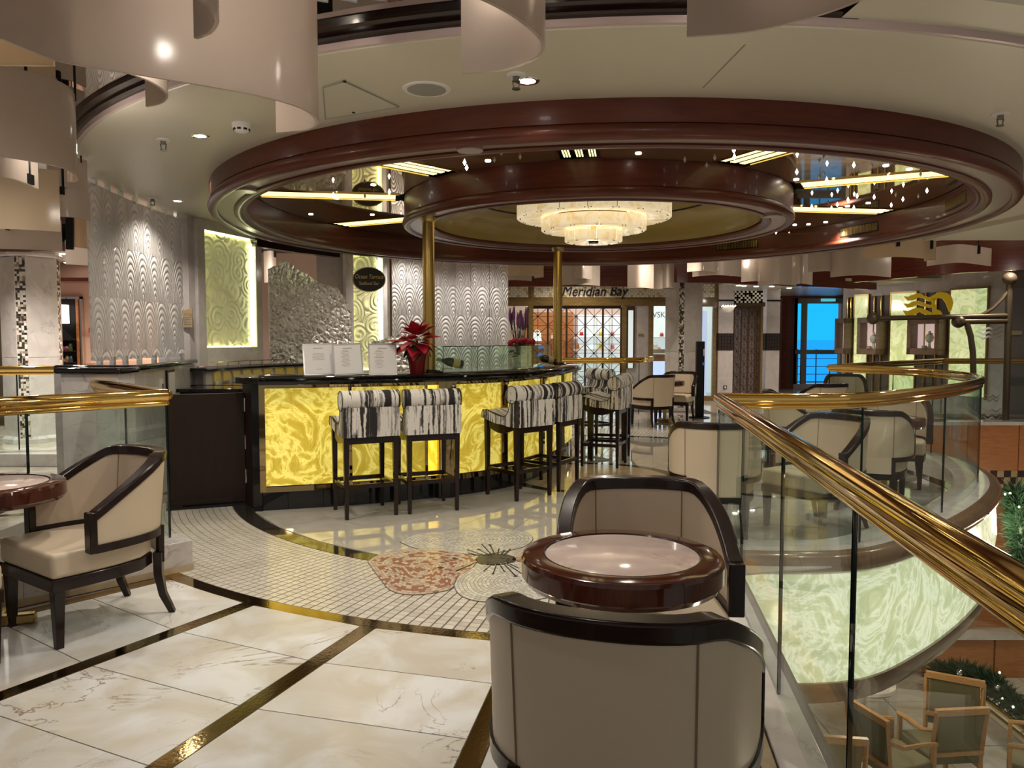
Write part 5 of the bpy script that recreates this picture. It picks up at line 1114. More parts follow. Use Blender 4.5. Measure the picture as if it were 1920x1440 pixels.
# ================================================================ lower deck
B().box(-1, 15, -2.3, 27, -3.0, -2.9).build('floor_lower', M['far_tile'], kind='structure')
lf_ = bpy.data.objects['floor_lower']; sm_ = wmesh('lower_slab', [(-.49, -.49), (.49, -.49), (.49, .49), (-.49, .49)], M['slab'], 0, .01)
for ix in range(0, 8):
    for iy in range(3, 13): inst('lower_slab', sm_, (ix + 1.0, iy + .5, -2.9), lf_)
def lower_chair():
    t = T('lower_chair', '', 'chair', (0, 0, 0), group='wooden armchairs on the lower deck')
    B().box(-.25, .25, -.24, .27, .38, .47).build('seat', M['olive'], t, bev=.02); B().obox((0, -.265, .70), (.44, .04, .38), 0, radians(8)).build('back_pad', M['olive'], t, bev=.01)
    for s in (-1, 1):
        B().tube([(s * .25, -.22, 0), (s * .25, -.24, .45), (s * .25, -.30, .92)], .022, 4).build('back_leg', M['wood_light'], t); B().bar((s * .25, .25, 0), (s * .25, .25, .64), .035).build('front_leg', M['wood_light'], t)
        B().tube([(s * .26, .27, .64), (s * .265, .1, .665), (s * .26, -.12, .67), (s * .25, -.27, .74)], .022, 6).build('arm', M['wood_light'], t)
        B().box(s * .25 - .012, s * .25 + .012, -.24, .25, .32, .38).build('side_rail', M['wood_light'], t)
    B().bar((-.26, -.30, .92), (.26, -.30, .92), .045, .06).build('top_rail', M['wood_light'], t); B().bar((-.25, -.262, .50), (.25, -.262, .50), .03, .04).build('lower_rail', M['wood_light'], t); B().bar((-.25, .25, .35), (.25, .25, .35), .03, .06).build('front_rail', M['wood_light'], t)
    return t
lc = lower_chair()
for i, (q, a, lab) in enumerate([((4.12, 7.2), .1, 'light wood armchair with olive back seen square from behind'), ((4.62, 7.85), -.5, 'light wood armchair turned away behind the square seen one'), ((3.55, 7.0), -1.25, 'light wood armchair seen side on, arms curving'), ((2.82, 6.7), -.15, 'light wood armchair under the dark moulding'), ((4.9, 6.9), 1.0, 'light wood armchair beside the garland stair')]):
    o = lc if i == 0 else dup(lc, (0, 0, 0), 0); o.location = (*q, -2.89); o.rotation_euler = (0, 0, a); o['label'] = lab
t = T('lower_table', 'small round marble topped table on the lower deck', 'table', (3.75, 8.0, -2.89)); B().lathe([(0, .66), (.30, .66), (.32, .68), (.31, .71), (0, .71)], 3.75, 8.0, 32, z=-2.89).build('top', M['white_marble'], t); B().cyl((3.75, 8, -2.89), (3.75, 8, -2.23), .03).build('column', M['chrome'], t); B().lathe([(0, 0), (.2, 0), (.2, .02), (.03, .04)], 3.75, 8.0, 24, z=-2.89).build('base', M['chrome'], t)
# lower far wall: honey wood, checker tile band, marble ledge
B().box(5.0, 14.6, 11.4, 11.5, -2.9, -.72).build('wall_lower', M['wood_orange'], kind='structure')
wp = T('wood_dado', 'honey coloured wood panelling below the lift glass', 'panelling', (7, 11.2, -.5)); 
for i in range(6): B().box(5.9 + i * .75, 6.64 + i * .75, 11.15, 11.2, -.46, .22).build('panel', M['wood_orange'], wp, bev=.004)
B().box(5.9, 10.4, 11.02, 11.25, .22, .27).build('ledge', M['white_marble'], wp)
M['tile_tan'] = plain('tan tile', (.40, .28, .14), .25)
ck = T('checker_band', 'black and tan checkered tile band below the wood dado', 'tile band', (7, 11.2, -.75)); 
for i in range(44):
    for j in range(3):
        x = 5.9 + i * .1; B().box(x + .002, x + .098, 11.16, 11.2, -.46 - .1 * (j + 1) + .002, -.46 - .1 * j - .002).build('tile', M['tile_dark'] if (i + j) % 2 else M['tile_tan'], ck) if proj(x, 11.2, -.6)[0] < 1960 else None
sp_w = T('wood_stair_panel', 'honey wood stair side with pale ledge behind the garland stair', 'panelling', (6.2, 9.65, -2.89)); B().box(5.3, 6.18, 9.65, 9.73, -2.89, -2.36).build('wood_panel', M['wood_orange'], sp_w, bev=.004); B().box(6.2, 7.1, 9.65, 9.73, -2.89, -2.36).build('wood_panel', M['wood_orange'], sp_w, bev=.004); B().box(5.25, 7.15, 9.57, 9.77, -2.36, -2.30).build('ledge', M['white_marble'], sp_w)
# garlands
def garland(name, lab, pts, rad, nneedle, baubles, lights):
    t = T(name, lab, 'garland', pts[0]); b = B(); rg = random.Random(5); sp_ = spline([Vector(p) for p in pts], .04); 
    for k in range(nneedle):
        p = rg.choice(sp_); d = Vector((rg.gauss(0, 1), rg.gauss(0, 1), rg.gauss(0, 1))).normalized(); p = p + d * rad * rg.random() * .4; q = p + d * rad * rg.uniform(.5, 1); s = Vector((rg.gauss(0, 1), rg.gauss(0, 1), rg.gauss(0, 1))).normalized() * .016
        b.add([p - s, p + s, q], [(0, 1, 2)])
    b.build('needles', M['needle'], t, kind='stuff'); B().tube(sp_, rad * .35, 6).build('core', M['needle'], t)
    for k in range(baubles):
        p = rg.choice(sp_); d = Vector((rg.gauss(0, 1), -abs(rg.gauss(0, 1)), rg.gauss(0, 1))).normalized(); p = p + d * rad * .8; B().sphere(p, rg.uniform(.03, .045), 12, 8).build('bauble', M['bauble'], t)
    for k in range(lights):
        p = rg.choice(sp_); d = Vector((rg.gauss(0, 1), -abs(rg.gauss(0, 1)), rg.gauss(0, 1))).normalized(); p = p + d * rad; B().sphere(p, .012, 8, 6).build('fairy_light', M['fairy'], t)
M['fairy'] = glow('fairy light', (1, .9, .6), 6)
s0, s1 = PD(1755, 1240, 9.4), PD(1990, 1420, 7.2)
tr = T('stair_rail', 'brass stair handrail slanting down behind the armchairs', 'railing', s0); B().tube([s0, s1], .03, 12).build('handrail', M['brass'], tr); B().tube([s0 - Vector((0, 0, .09)), s1 - Vector((0, 0, .09))], .02, 10).build('second_rail', M['brass'], tr)
for k in range(4): p = s0.lerp(s1, .1 + .28 * k); B().cyl(p, (p.x, p.y, -2.89), .012, 8).build('post', M['chrome'], tr)
garland('stair_garland', 'green garland with silver baubles along the brass stair rail', [s0 + Vector((-.05, -.1, -.1)), s0.lerp(s1, .35) + Vector((.1, .1, .12)), s0.lerp(s1, .7) + Vector((.15, -.05, .05)), s1], .17, 5000, 14, 26)
g0, g1 = PD(1905, 925, 9.0), PD(1925, 1090, 8.6); garland('hanging_garland', 'green lit garland hanging beyond the curved terrace edge', [g0, g0.lerp(g1, .5), g1], .22, 3000, 0, 14)
# ================================================================ left hall
B().box(-14.7, -5.2, 13.0, 13.2, 0, 3.4).build('wall_peach', M['peach'], kind='structure')
dd = 12.98; fx = lambda px: (px - 960) / FPX * dd
dw = T('doorway', 'dark doorway with wooden jamb in the peach wall', 'doorway', (fx(135), dd, 0)); B().box(fx(108), fx(158), dd - .02, dd, 0, 2.15).build('opening', M['black'], dw)
B().box(fx(148), fx(153), dd - .05, dd, 0, 2.13).build('jamb', M['wood_orange'], dw); B().box(fx(156), fx(159), dd - .06, dd, 0, 2.17).build('steel_edge', M['chrome'], dw); B().box(fx(108), fx(159), dd - .06, dd, 2.13, 2.17).build('head', M['chrome'], dw)
t = T('lantern', 'glowing square lantern hanging in the dark doorway', 'lamp', (fx(125), dd - .2, 1.72)); B().box(fx(113), fx(136), dd - .30, dd - .05, 1.72, 2.03).build('shade', glow('lantern glow', (1, .80, .74), 1.6), t); B().cyl((fx(124), dd - .18, 2.03), (fx(124), dd - .18, 2.15), .01).build('cord', M['black'], t)
rs = T('shop_shelf', 'dark shelves of shiny goods in the doorway', 'shelves', (fx(130), dd, .2)); 
for j in range(7):
    z = .3 + j * .19; B().box(fx(113), fx(147), dd - .2, dd - .03, z, z + .02).build('shelf', M['wood_dark'], rs)
rg = random.Random(9)
for j in range(5):
    for k in range(5):
        x = fx(115 + k * 6.4); z = .32 + (j + 1) * .19; m_ = plain('goods', (rg.uniform(.02, .3), rg.uniform(.02, .12), rg.uniform(.02, .10)), .15, .5); h = rg.uniform(.05, .14); B().lathe([(0, 0), (.035, 0), (.03, h * .7), (.012, h), (0, h)], x, dd - .12, 10, z=z).build('jar', m_, None, 'small shiny jar on the %s doorway shelf counted from the floor' % ('second', 'third', 'fourth', 'fifth', 'sixth')[j], 'jar', 'jars on the doorway shelves')
ld = T('lift_door', 'dark bronze lift door in the peach wall', 'door', (fx(-20), dd, 0)); B().box(fx(-60), fx(9), dd - .04, dd, 0, 2.2).build('leaf', plain('bronze door', (.10, .075, .045), .3, .7), ld); B().box(fx(9), fx(12), dd - .05, dd, 0, 2.22).build('frame', M['chrome'], ld)
al = T('fire_alarm', 'red fire alarm call point on the peach wall', 'alarm', (fx(175), dd, 1.6)); B().box(fx(171), fx(180), dd - .05, dd, 1.57, 1.65).build('box', M['red'], al); B().box(fx(174), fx(177), dd - .055, dd - .05, 1.59, 1.63).build('glass', M['white'], al)
t = T('notice_plate', 'white notice plate beside the fire alarm', 'plate', (fx(185), dd, 1.57)); B().box(fx(182), fx(189), dd - .01, dd, 1.57, 1.65).build('plate', M['white'], t)
t = T('light_switch', 'brass wall switch above the fire alarm', 'switch', (fx(185), dd, 1.72)); B().box(fx(182.5), fx(187.5), dd - .015, dd, 1.73, 1.81).build('plate', M['wood_dark'], t); B().box(fx(184), fx(186), dd - .02, dd - .015, 1.75, 1.79).build('rocker', M['white'], t)
B().box(-14, -5.2, 12.6, 12.98, 2.40, 2.46).build('trim_4', M['wood_red'], kind='structure'); B().box(-14, -4.8, 10.55, 10.65, 2.66, 2.78).build('trim_5', M['wood_red'], kind='structure')
B().prism([(-14, 10.6), (-4.6, 10.6), (-5.0, 13), (-14, 13)], 2.72, 2.76).build('ceiling_hall', M['ceil'], kind='structure')
for px, py in ((119, 476), (127, 503), (141, 504), (190, 509), (4, 493)):
    p = P(px, py, 2.70); p = p if p.y < 12.6 else Vector((p.x * 12.6 / p.y, 12.6, 2.70)); t = T('hall_downlight', 'small bright downlight in the left hall ceiling', 'light', (p.x, p.y, 2.70), group='hall downlights'); B().lathe([(0, -.002), (.05, -.003), (.055, .0)], p.x, p.y, 16, z=2.70).build('lens', M['bulb'], t); B().lathe([(.055, 0), (.065, .01), (.06, .022)], p.x, p.y, 16, z=2.70).build('can', M['white'], t)
# mosaic column (octagon with mosaic corner strips)
def column(name, lab, cx, cy, r, z1, rot=0, ww=.32):
    t = T(name, lab, 'column', (cx, cy, 0)); nn = 8; face_m = M['white_marble']
    # four wide faces, four narrow mosaic strips
    half = ww; pts = []
    for k in range(4):
        a = rot + k * pi / 2; 
        for s in (-1, 1): q = Vector((r, s * half, 0)); q.rotate(Matrix.Rotation(a, 3, 'Z')); pts.append((cx + q.x, cy + q.y))
    for k in range(8):
        p_, q_ = pts[k], pts[(k + 1) % 8]
        if k % 2 == 0:
            for zz0, zz1 in ((.08, 1.2), (1.204, z1)): B().ribbon([p_, q_], zz0, zz1, .04).build('marble_slab', face_m, t)
        else: B().ribbon([p_, q_], .08, z1, .03, off=.006).build('mosaic_strip', M['tilechk'], t)
    B().lathe([(r * 1.24, z1), (r * 1.3, z1 + .02), (r * 1.32, z1 + .05), (r * 1.22, z1 + .08), (0, z1 + .08)], cx, cy, 8, radians(22.5) + rot, radians(22.5) + rot + 2 * pi).build('capital', M['white_marble'], t, smooth=.3)
    B().lathe([(r * 1.3, 0), (r * 1.3, .06), (r * 1.2, .10), (r, .10)], cx, cy, 8, radians(22.5) + rot, radians(22.5) + rot + 2 * pi).build('plinth', M['white_marble'], t, smooth=.3)
column('mosaic_column', 'octagonal marble column with mosaic corner strips behind the left railings', -6.85, 11.0, .31, 2.60, radians(-32), .21)
# ================================================================ far shop front
DF = 18.3
def X(px, d=DF): return (px - 960) / FPX * d
def Z(py, d=DF): return PD(960, py, d).z
sf = T('shop_facade', 'brass framed shop front with pearl mosaic header and lattice gates', 'shop front', (X(1110), DF, 0))
def sbx(pxa, pxb, pya, pyb, y0, y1, nm, mt, par=sf, d=DF, bev=0):
    return B().box(X(pxa, d), X(pxb, d), d + y0, d + y1, max(0, Z(pyb, d)), Z(pya, d)).build(nm, M[mt] if isinstance(mt, str) else mt, par, bev=bev)
def tiles(pxa, pxb, pya, pyb, par, y0=.0, d=DF, s=.052, cols=('tile_pearl', 'tile_white', 'tile_goldp')):
    x0, x1, z0, z1 = X(pxa, d), X(pxb, d), Z(pyb, d), Z(pya, d); b = {c: B() for c in cols}; nx = int((x1 - x0) / s); nz = max(1, int((z1 - z0) / s))
    for i in range(nx):
        for j in range(nz):
            c = cols[(i + j) % 2] if rg.random() < .8 else cols[2]; b[c].box(x0 + i * s + .002, x0 + (i + 1) * s - .002, d + y0 - .008, d + y0, z0 + j * s + .002, z0 + (j + 1) * s - .002)
    for c in cols:
        if b[c].v: b[c].build('mosaic_field', M[c], par, kind='stuff')
M['tile_pearl'] = plain('pearl tile', (.66, .62, .50), .2); M['tile_white'] = plain('ivory tile', (.78, .76, .68), .2); M['tile_goldp'] = plain('gold tile', (.48, .40, .20), .2)
M['frame_brass'] = wood('brushed bronze frame', (.16, .105, .035), (.24, .16, .06), .3, (2, 2, 8), .2)
for q in ((940, 995), (1000, 1260), (1264, 1288), (1300, 1341)):
    sbx(q[0], q[1], 530, 561, .0, .06, 'header_board', 'frame_brass'); tiles(q[0] + 1, q[1] - 1, 532, 557.5, sf, -.002)
sbx(940, 1345, 561, 573, -.03, .08, 'header_rail', 'frame_brass'); 
for q in ((995, 1001), (1258, 1264), (1338, 1345)): sbx(q[0], q[1], 528, 566, -.02, .05, 'header_stile', 'frame_brass')
sg2 = text('sign_lettering', 'Meridian Bay', plain('black letters', (.008, .008, .012), .25), sf, .335, (X(1113), DF - .03, Z(546.5)), (pi / 2, 0, 0), .015, .28, sx=.88)
# frames of the bays
def bay(pxa, pxb, pya, pyb, w=7, d=DF, par=sf):
    sbx(pxa, pxa + w, pya, pyb, -.04, .06, 'bay_frame', 'frame_brass', par, d); sbx(pxb - w, pxb, pya, pyb, -.04, .06, 'bay_frame', 'frame_brass', par, d); sbx(pxa, pxb, pya, pya + w, -.045, .06, 'bay_frame', 'frame_brass', par, d); sbx(pxa, pxb, pyb - w, pyb, -.045, .06, 'bay_frame', 'frame_brass', par, d)
bay(930, 1000, 565, 752, 9); bay(1215, 1263, 565, 752, 9); bay(1292, 1345, 565, 752, 10); sbx(1296, 1335, 575, 742, 0, .01, 'glass_pane', 'glass'); sbx(1224, 1255, 575, 742, 0, .01, 'glass_pane', 'glass'); sbx(940, 990, 575, 742, 0, .01, 'glass_pane', 'glass')
sbx(1345, 1346, 565, 752, 0, .05, 'bay_frame', 'frame_brass'); sbx(930, 1345, 752, 760, -.05, .3, 'sill', 'white_marble')
# lattice gate
def lattice(par, pxs, pya, pyb, d, nr, rz=0, org=None):
    bar_ = lambda a, b, w, nm: B().bar(a, b, w).build(nm, M['bronze'], par)
    xs = [X(p, d) for p in pxs]; z1, z0 = Z(pya, d), max(.03, Z(pyb, d)); h = (z1 - z0) / nr
    def tp(x, z): return (x, d + .0 + (x - xs[0]) * rz, z)
    for x in xs: bar_(tp(x, z0), tp(x, z1), .045, 'gate_post')
    bar_(tp(xs[0], z1), tp(xs[-1], z1), .07, 'gate_rail'); bar_(tp(xs[0], z0), tp(xs[-1], z0), .06, 'gate_rail')
    for i in range(len(xs) - 1):
        a, c = xs[i], xs[i + 1]; m = (a + c) / 2; bar_(tp(m, z0), tp(m, z1), .012, 'gate_upright')
        for j in range(0, nr, 2):
            za, zb_ = z0 + j * h, z0 + min(nr, j + 2) * h; bar_(tp(a, za), tp(c, zb_), .014, 'gate_diagonal'); bar_(tp(a, zb_), tp(c, za), .014, 'gate_diagonal'); B().sphere(tp(m, (za + zb_) / 2), .028, 8, 6).build('gate_boss', M['bronze'], par)
        for j in range(1, nr): bar_(tp(a, z0 + j * h), tp(c, z0 + j * h), .010, 'gate_bar')
M['bronze'] = plain('dark bronze', (.075, .045, .025), .35, .5)
gt = T('lattice_gate', 'bronze lattice gate with star bosses below the shop sign', 'gate', (X(1083), DF + .1, 0)); lattice(gt, (990, 1027, 1062, 1097, 1130, 1164), 576, 748, DF + .1, 10)
sbx(1166, 1174, 573, 752, -.02, .1, 'door_post', 'frame_brass'); sbx(1174, 1215, 570, 752, .0, .06, 'stone_panel', 'lilac_marble'); sbx(1196, 1206, 626, 630, -.02, 0, 'brass_plate', 'brass_dull')
sbx(1174, 1189, 575, 690, -.04, 0, 'open_door_frame', 'bronze'); sbx(1177, 1186, 582, 690, -.05, -.03, 'open_door_glass', 'shoplight')
# shop interior
si = T('shop_interior', 'lit shop interior with pale shelving behind the lattice gate', 'shop', (X(1080), DF + 2.5, 0)); di = DF + 2.6
def ibx(pxa, pxb, pya, pyb, y0, y1, nm, mt): return sbx(pxa, pxb, pya, pyb, y0, y1, nm, mt, si, di)
ibx(930, 1345, 560, 760, .4, .5, 'back_wall', 'pinkwall'); ibx(985, 1075, 585, 750, .2, .3, 'honey_panel', 'wood_orange'); ibx(1085, 1166, 590, 745, .2, .3, 'shelf_back', 'shoplight'); ibx(1215, 1345, 570, 750, .2, .3, 'shelf_back', 'shoplight')
ibx(1296, 1340, 575, 748, -1.8, -1.7, 'screen', 'bluelight') if False else None
for y in (632, 655, 680, 705): ibx(1075, 1166, y, y + 2.5, -.1, .3, 'shelf', 'white')
for y in (632, 658, 690): ibx(1215, 1260, y, y + 2, -.1, .3, 'shelf', 'white')
for p_ in (1118, 1142): ibx(p_, p_ + 1.5, 588, 745, -.1, .25, 'shelf_upright', 'white')
B().box(X(940), X(1345), DF + .3, DF + 3.2, 2.62, 2.66).build('ceiling_shop', M['ceil'], kind='structure')
for px_ in (1000, 1060, 1110, 1160, 1240, 1320): lamp('POINT', 'shop_lamp', (X(px_), DF + 1.5, 2.5), 14, (1, .93, .85), .1)
goods = [(1090, 630, 'red', .13), (1109, 631, 'mint', .16), (1126, 631, 'yellowp', .14), (1148, 631, 'pinkp', .14), (1109, 654, 'mint', .12), (1127, 655, 'yellowp', .18), (1148, 655, 'pinkp', .14), (1082, 655, 'wood_orange', .16), (1007, 640, 'mint', .3), (1036, 636, 'white', .14), (1240, 632, 'red', .12), (1228, 657, 'white', .2), (1236, 658, 'pinkp', .1), (1108, 680, 'white', .16), (1128, 680, 'yellowp', .12)]
M['mint'] = glow('lit mint box', (.75, .9, .85), .8); M['yellowp'] = plain('yellow leather', (.75, .60, .03), .4); M['pinkp'] = plain('coral leather', (.75, .22, .22), .4)
CN = {'red': 'red', 'mint': 'glowing mint', 'yellowp': 'yellow', 'pinkp': 'coral', 'wood_orange': 'tan', 'white': 'white'}
for k, (px_, py_, m_, h) in enumerate(goods):
    x, z = X(px_, di), Z(py_, di) + .012; bg = T('handbag', '%s bag on the %s of the lit shop shelves' % (CN[m_], 'side panel' if px_ < 1050 else 'window bay' if px_ > 1200 else 'upper shelf' if py_ < 645 else 'middle shelf' if py_ < 665 else 'lower shelf'), 'bag', (x, di, z), group='goods on the shop shelves'); w_ = h * .8
    B().add([(x + sx * w_ / 2 * k_, di + sy * .05, z + zz_) for zz_, k_ in ((0, 1), (h * .75, .82)) for sx, sy in ((-1, -1), (1, -1), (1, 1), (-1, 1))], [(0, 3, 2, 1), (4, 5, 6, 7), (0, 1, 5, 4), (1, 2, 6, 5), (2, 3, 7, 6), (3, 0, 4, 7)]).build('body', M[m_], bg, bev=.008)
    B().tube([(x + w_ * .28 * cos(t), di, z + h * .75 + h * .25 * sin(t)) for t in [pi * i / 8 for i in range(9)]], .006, 5).build('handle', M[m_], bg)
text('window_lettering', 'VSKI', plain('grey letters', (.30, .30, .32), .4), sf, .20, (X(1240), DF + .25, Z(590)), (pi / 2, 0, 0), .005, 0, sx=.9)
dc = T('display_counter', 'pale display counter with small boxes behind the shop window', 'counter', (X(1240), DF + .5, 0)); sbx(1225, 1256, 665, 745, .3, .9, 'cabinet', 'wood_orange', dc); sbx(1227, 1253, 678, 740, .27, .3, 'lit_front', 'bluelight', dc); sbx(1225, 1256, 655, 663, .25, .9, 'top', 'white', dc)
sc = T('shop_screen', 'blue white glass screen leaning in the shop window', 'screen', (X(1322), DF + .4, 0)); sbx(1308, 1332, 582, 760, .35, .4, 'sheet', M['screenblue'] if 'screenblue' in M else glow('blue white screen', (.50, .56, .80), .75), sc); sbx(1306, 1308, 578, 760, .34, .42, 'edge', 'white', sc)
# column before the shop
column('mosaic_column', 'square marble column with mosaic edge strips before the shop', X(1281, 15.9), 15.9, .30, 2.64, radians(26), .22)
# kiosk stand
p = P(1311, 783); k_ = T('floor_stand', 'slim black floor stand with round foot beside the far chairs', 'stand', (p.x, p.y, 0)); B().lathe([(0, 0), (.19, 0), (.19, .015), (0, .02)], p.x, p.y, 28).build('foot', M['black'], k_); B().box(p.x - .075, p.x + .075, p.y - .05, p.y + .05, .02, 1.42).build('post', M['black'], k_, bev=.006); B().box(p.x + .045, p.x + .075, p.y - .058, p.y - .05, 1.15, 1.28).build('dispenser', M['chrome'], k_); B().box(p.x + .035, p.x + .075, p.y - .056, p.y - .05, .98, 1.03).build('blue_label', plain('blue label', (.05, .2, .55), .4), k_)
# ---- hall right of the shop: pilasters, sconce, second gate
def pil(pxa, pxb, d, lab, side=True):
    t = T('stone_pilaster', lab, 'pilaster', (X((pxa + pxb) / 2, d), d, 0)); x0, x1 = X(pxa, d), X(pxb, d); zt = 2.75
    B().box(x0, x1, d, d + .4, 0, Z(657, d)).build('lower_stone', M['lilac_marble'], t); B().box(x0, x1, d, d + .4, Z(625, d), zt).build('upper_stone', M['lilac_marble'], t); B().box(x0 - .01, x1 + .01, d - .02, d, Z(565, d), Z(562, d)).build('dark_band', M['black'], t); B().box(x0 - .02, x1 + .02, d + .01, d + .3, Z(657, d), Z(625, d)).build('tile_bed', M['black'], t)
    nx = 5; s = (x1 - x0) / nx
    for i in range(nx):
        for j in range(5): h = (Z(625, d) - Z(657, d)) / 5; B().box(x0 + i * s + .004, x0 + (i + 1) * s - .004, d - .012, d + .02, Z(657, d) + j * h + .004, Z(657, d) + (j + 1) * h - .004).build('dark_tile', M['tile_dark'], t)
    return t
pil(1346, 1374, 18.2, 'stone pilaster with dark tile band carrying the glass sconce'); pil(1436, 1461, 19.6, 'stone pilaster with dark tile band beside the mahogany door frame')
c = PD(1365, 575, 18.0); sn = T('wall_sconce', 'half round glass wall sconce with a row of small lamps', 'sconce', (c.x, c.y, c.z - .1)); b = B()
for i in range(9):
    for j in range(5):
        pass
nq = 12; vs_ = []
for i in range(nq + 1):
    a = pi + pi * i / nq
    for j in range(7): q = pi / 2 * j / 6; vs_.append((c.x + .15 * cos(a) * cos(q), c.y - .15 * abs(sin(a)) * cos(q) * 1.0, c.z - .14 * sin(q)))
B().add(vs_, [(i * 7 + j, i * 7 + j + 1, (i + 1) * 7 + j + 1, (i + 1) * 7 + j) for i in range(nq) for j in range(6)]).build('bowl', M['acrylic'], sn); B().box(c.x - .16, c.x + .16, c.y - .02, c.y + .18, c.z - .01, c.z + .01).build('rim', M['chrome'], sn)
for i in range(6): B().sphere((c.x - .14 + .056 * i, c.y - .10, c.z + .015), .016, 8, 6).build('lamp', M['bulb'], sn)
pl_ = T('wall_outlet', 'square wall outlet low on the stone pilaster', 'outlet', (X(1360, 18.2), 18.18, Z(727, 18.2))); B().box(X(1357, 18.2), X(1363, 18.2), 18.17, 18.2, Z(729, 18.2), Z(723, 18.2)).build('frame', M['black'], pl_); B().box(X(1358.3, 18.2), X(1361.7, 18.2), 18.165, 18.17, Z(727.7, 18.2), Z(724.3, 18.2)).build('face', M['white'], pl_)
gt2 = T('lattice_gate', 'narrow bronze lattice gate between the stone pilasters', 'gate', (X(1400, 18.6), 18.6, 0)); lattice(gt2, (1374, 1389, 1404, 1419, 1428), 576, 740, 18.7, 14, .25); sbx(1370, 1440, 575, 745, .5, .6, 'curtain', plain('mauve shutter', (.22, .17, .18), .6), gt2, 18.9); sbx(1428, 1437, 570, 745, .3, .5, 'side_frame', 'frame_brass', gt2, 19.0)
tiles(1374, 1437, 540, 567, gt2, .3, 18.8, .05, ('tile_dark', 'tile_pearl', 'tile_dark')); sbx(1374, 1438, 566, 574, .2, .4, 'lintel', 'bronze', gt2, 18.9)
# wood bulkhead above the hall
B().box(-3, X(1250, 16.4), 16.4, 16.6, Z(537, 16.4), 3.3).build('trim_6', M['wood_red'], kind='structure')
B().ribbon([(X(1240, 15.2), 15.2), (X(1330, 15.4), 15.4), (X(1480, 16.2), 16.2), (X(1640, 17.5), 17.5)], 2.58, 3.3, .1).build('trim_7', M['wood_red'], kind='structure')
for z in (2.62, 2.78, 2.92): B().box(-3, X(1250, 16.4), 16.36, 16.4, z + .1, z + .13).build('trim_8', M['wood_ring'], kind='structure')
B().ribbon([(X(1600, 15.6), 15.6), (X(1700, 14.4), 14.4), (X(1800, 13.4), 13.4), (X(1960, 12.6), 12.6)], 2.60, 3.2, -.1).build('trim_9', M['wood_red'], kind='structure')
for px, py in ((1447, 537), (1418, 537), (1480, 540), (1395, 536), (1385, 535)):
    p = P(px, py, 2.74); t = T('hall_downlight', 'small bright downlight in the hall ceiling by the lattice gate', 'light', (p.x, p.y, 2.73), group='hall downlights'); B().lathe([(0, -.003), (.05, -.003), (.06, 0)], p.x, p.y, 16, z=2.735).build('lens', M['bulb'], t)
B().prism([(X(1345), 17.0), (9.5, 17.0), (9.5, 26), (X(1345), 26)], 2.74, 2.8).build('ceiling_hall_right', M['ceil'], kind='structure')
# window with mahogany surround, sea and sky
DW = 23.0
wn = T('window_1', 'tall window with dark mullions onto the blue dusk sea', 'window', (X(1535, DW), DW, 0), kind='structure')
def wb(a, b, c_, d_, y0, y1, nm, mt, par=wn): return B().box(X(a, DW), X(b, DW), DW + y0, DW + y1, max(0, Z(d_, DW)), Z(c_, DW)).build(nm, M[mt], par)
wb(1458, 1475, 550, 735, -.3, .1, 'mahogany_jamb', 'wood_red'); wb(1458, 1584, 546, 560, -.25, .1, 'mahogany_head', 'wood_red'); wb(1475, 1493, 560, 735, .0, .4, 'inner_reveal', 'wood_red')
wb(1502, 1512, 568, 735, 0, .08, 'mullion', 'grey'); wb(1490, 1584, 656, 664, -.01, .08, 'transom', 'grey'); wb(1490, 1584, 560, 569, 0, .08, 'head_bar', 'grey'); wb(1488, 1494, 560, 735, 0, .08, 'mullion', 'grey'); wb(1577, 1590, 560, 735, 0, .08, 'mullion', 'grey'); wb(1488, 1584, 720, 735, -.02, .1, 'sill', 'white_marble')
wb(1494, 1502, 569, 656, .02, .03, 'pane', 'glass'); wb(1512, 1577, 569, 656, .02, .03, 'pane', 'glass'); wb(1494, 1502, 664, 720, .02, .03, 'pane', 'glass'); wb(1512, 1577, 664, 720, .02, .03, 'pane', 'glass')
er = T('deck_rail', 'thin deck railing outside the blue window', 'railing', (X(1535, 24.5), 24.5, 0))
for z in (.35, .6, .85, 1.1): B().cyl((X(1480, 24.5), 24.5, z), (X(1600, 24.5), 24.5, z), .012, 6).build('rail_bar', M['sea_dark'] if 'sea_dark' in M else M['grey'], er)
for px_ in (1495, 1530, 1573): B().cyl((X(px_, 24.5), 24.5, 0), (X(px_, 24.5), 24.5, 1.15), .02, 8).build('rail_post', M['grey'], er)
ex = T('exit_sign', 'small lit exit sign above the blue window', 'sign', (X(1546, DW), DW - .1, Z(563, DW))); wb(1530, 1555, 561, 566, -.14, -.02, 'box', 'exitlit', ex) if 'exitlit' in M else B().box(X(1530, DW), X(1555, DW), DW - .34, DW - .26, Z(566, DW), Z(561, DW)).build('box', glow('exit light', (.1, .55, .65), .6), ex)
B().box(4, 18, 60, 60.2, -30, 40).build('sky_backdrop', M['sky'], kind='structure') if False else None
B().box(5, 60, 85, 85.5, CAMH - 45, CAMH - .05).build('sea', M['sea'], kind='structure')
B().box(5, 60, 85, 85.5, CAMH - .05, 40).build('sky', M['sky'], kind='structure')
# back wall opening: wall pieces round the window replace the plain wall there
bpy.data.objects.remove(bpy.data.objects['wall_back'])
B().box(-15, X(1458, DW), DW + .1, DW + .4, -.05, 3.4).build('wall_back', M['pinkwall'], kind='structure'); B().box(X(1458, DW), X(1590, DW), DW + .1, DW + .4, Z(560, DW), 3.4).build('wall_back_head', M['pinkwall'], kind='structure'); B().box(X(1580, DW), 15, DW + .1, DW + .4, -.05, 3.4).build('wall_back_right', M['pinkwall'], kind='structure')
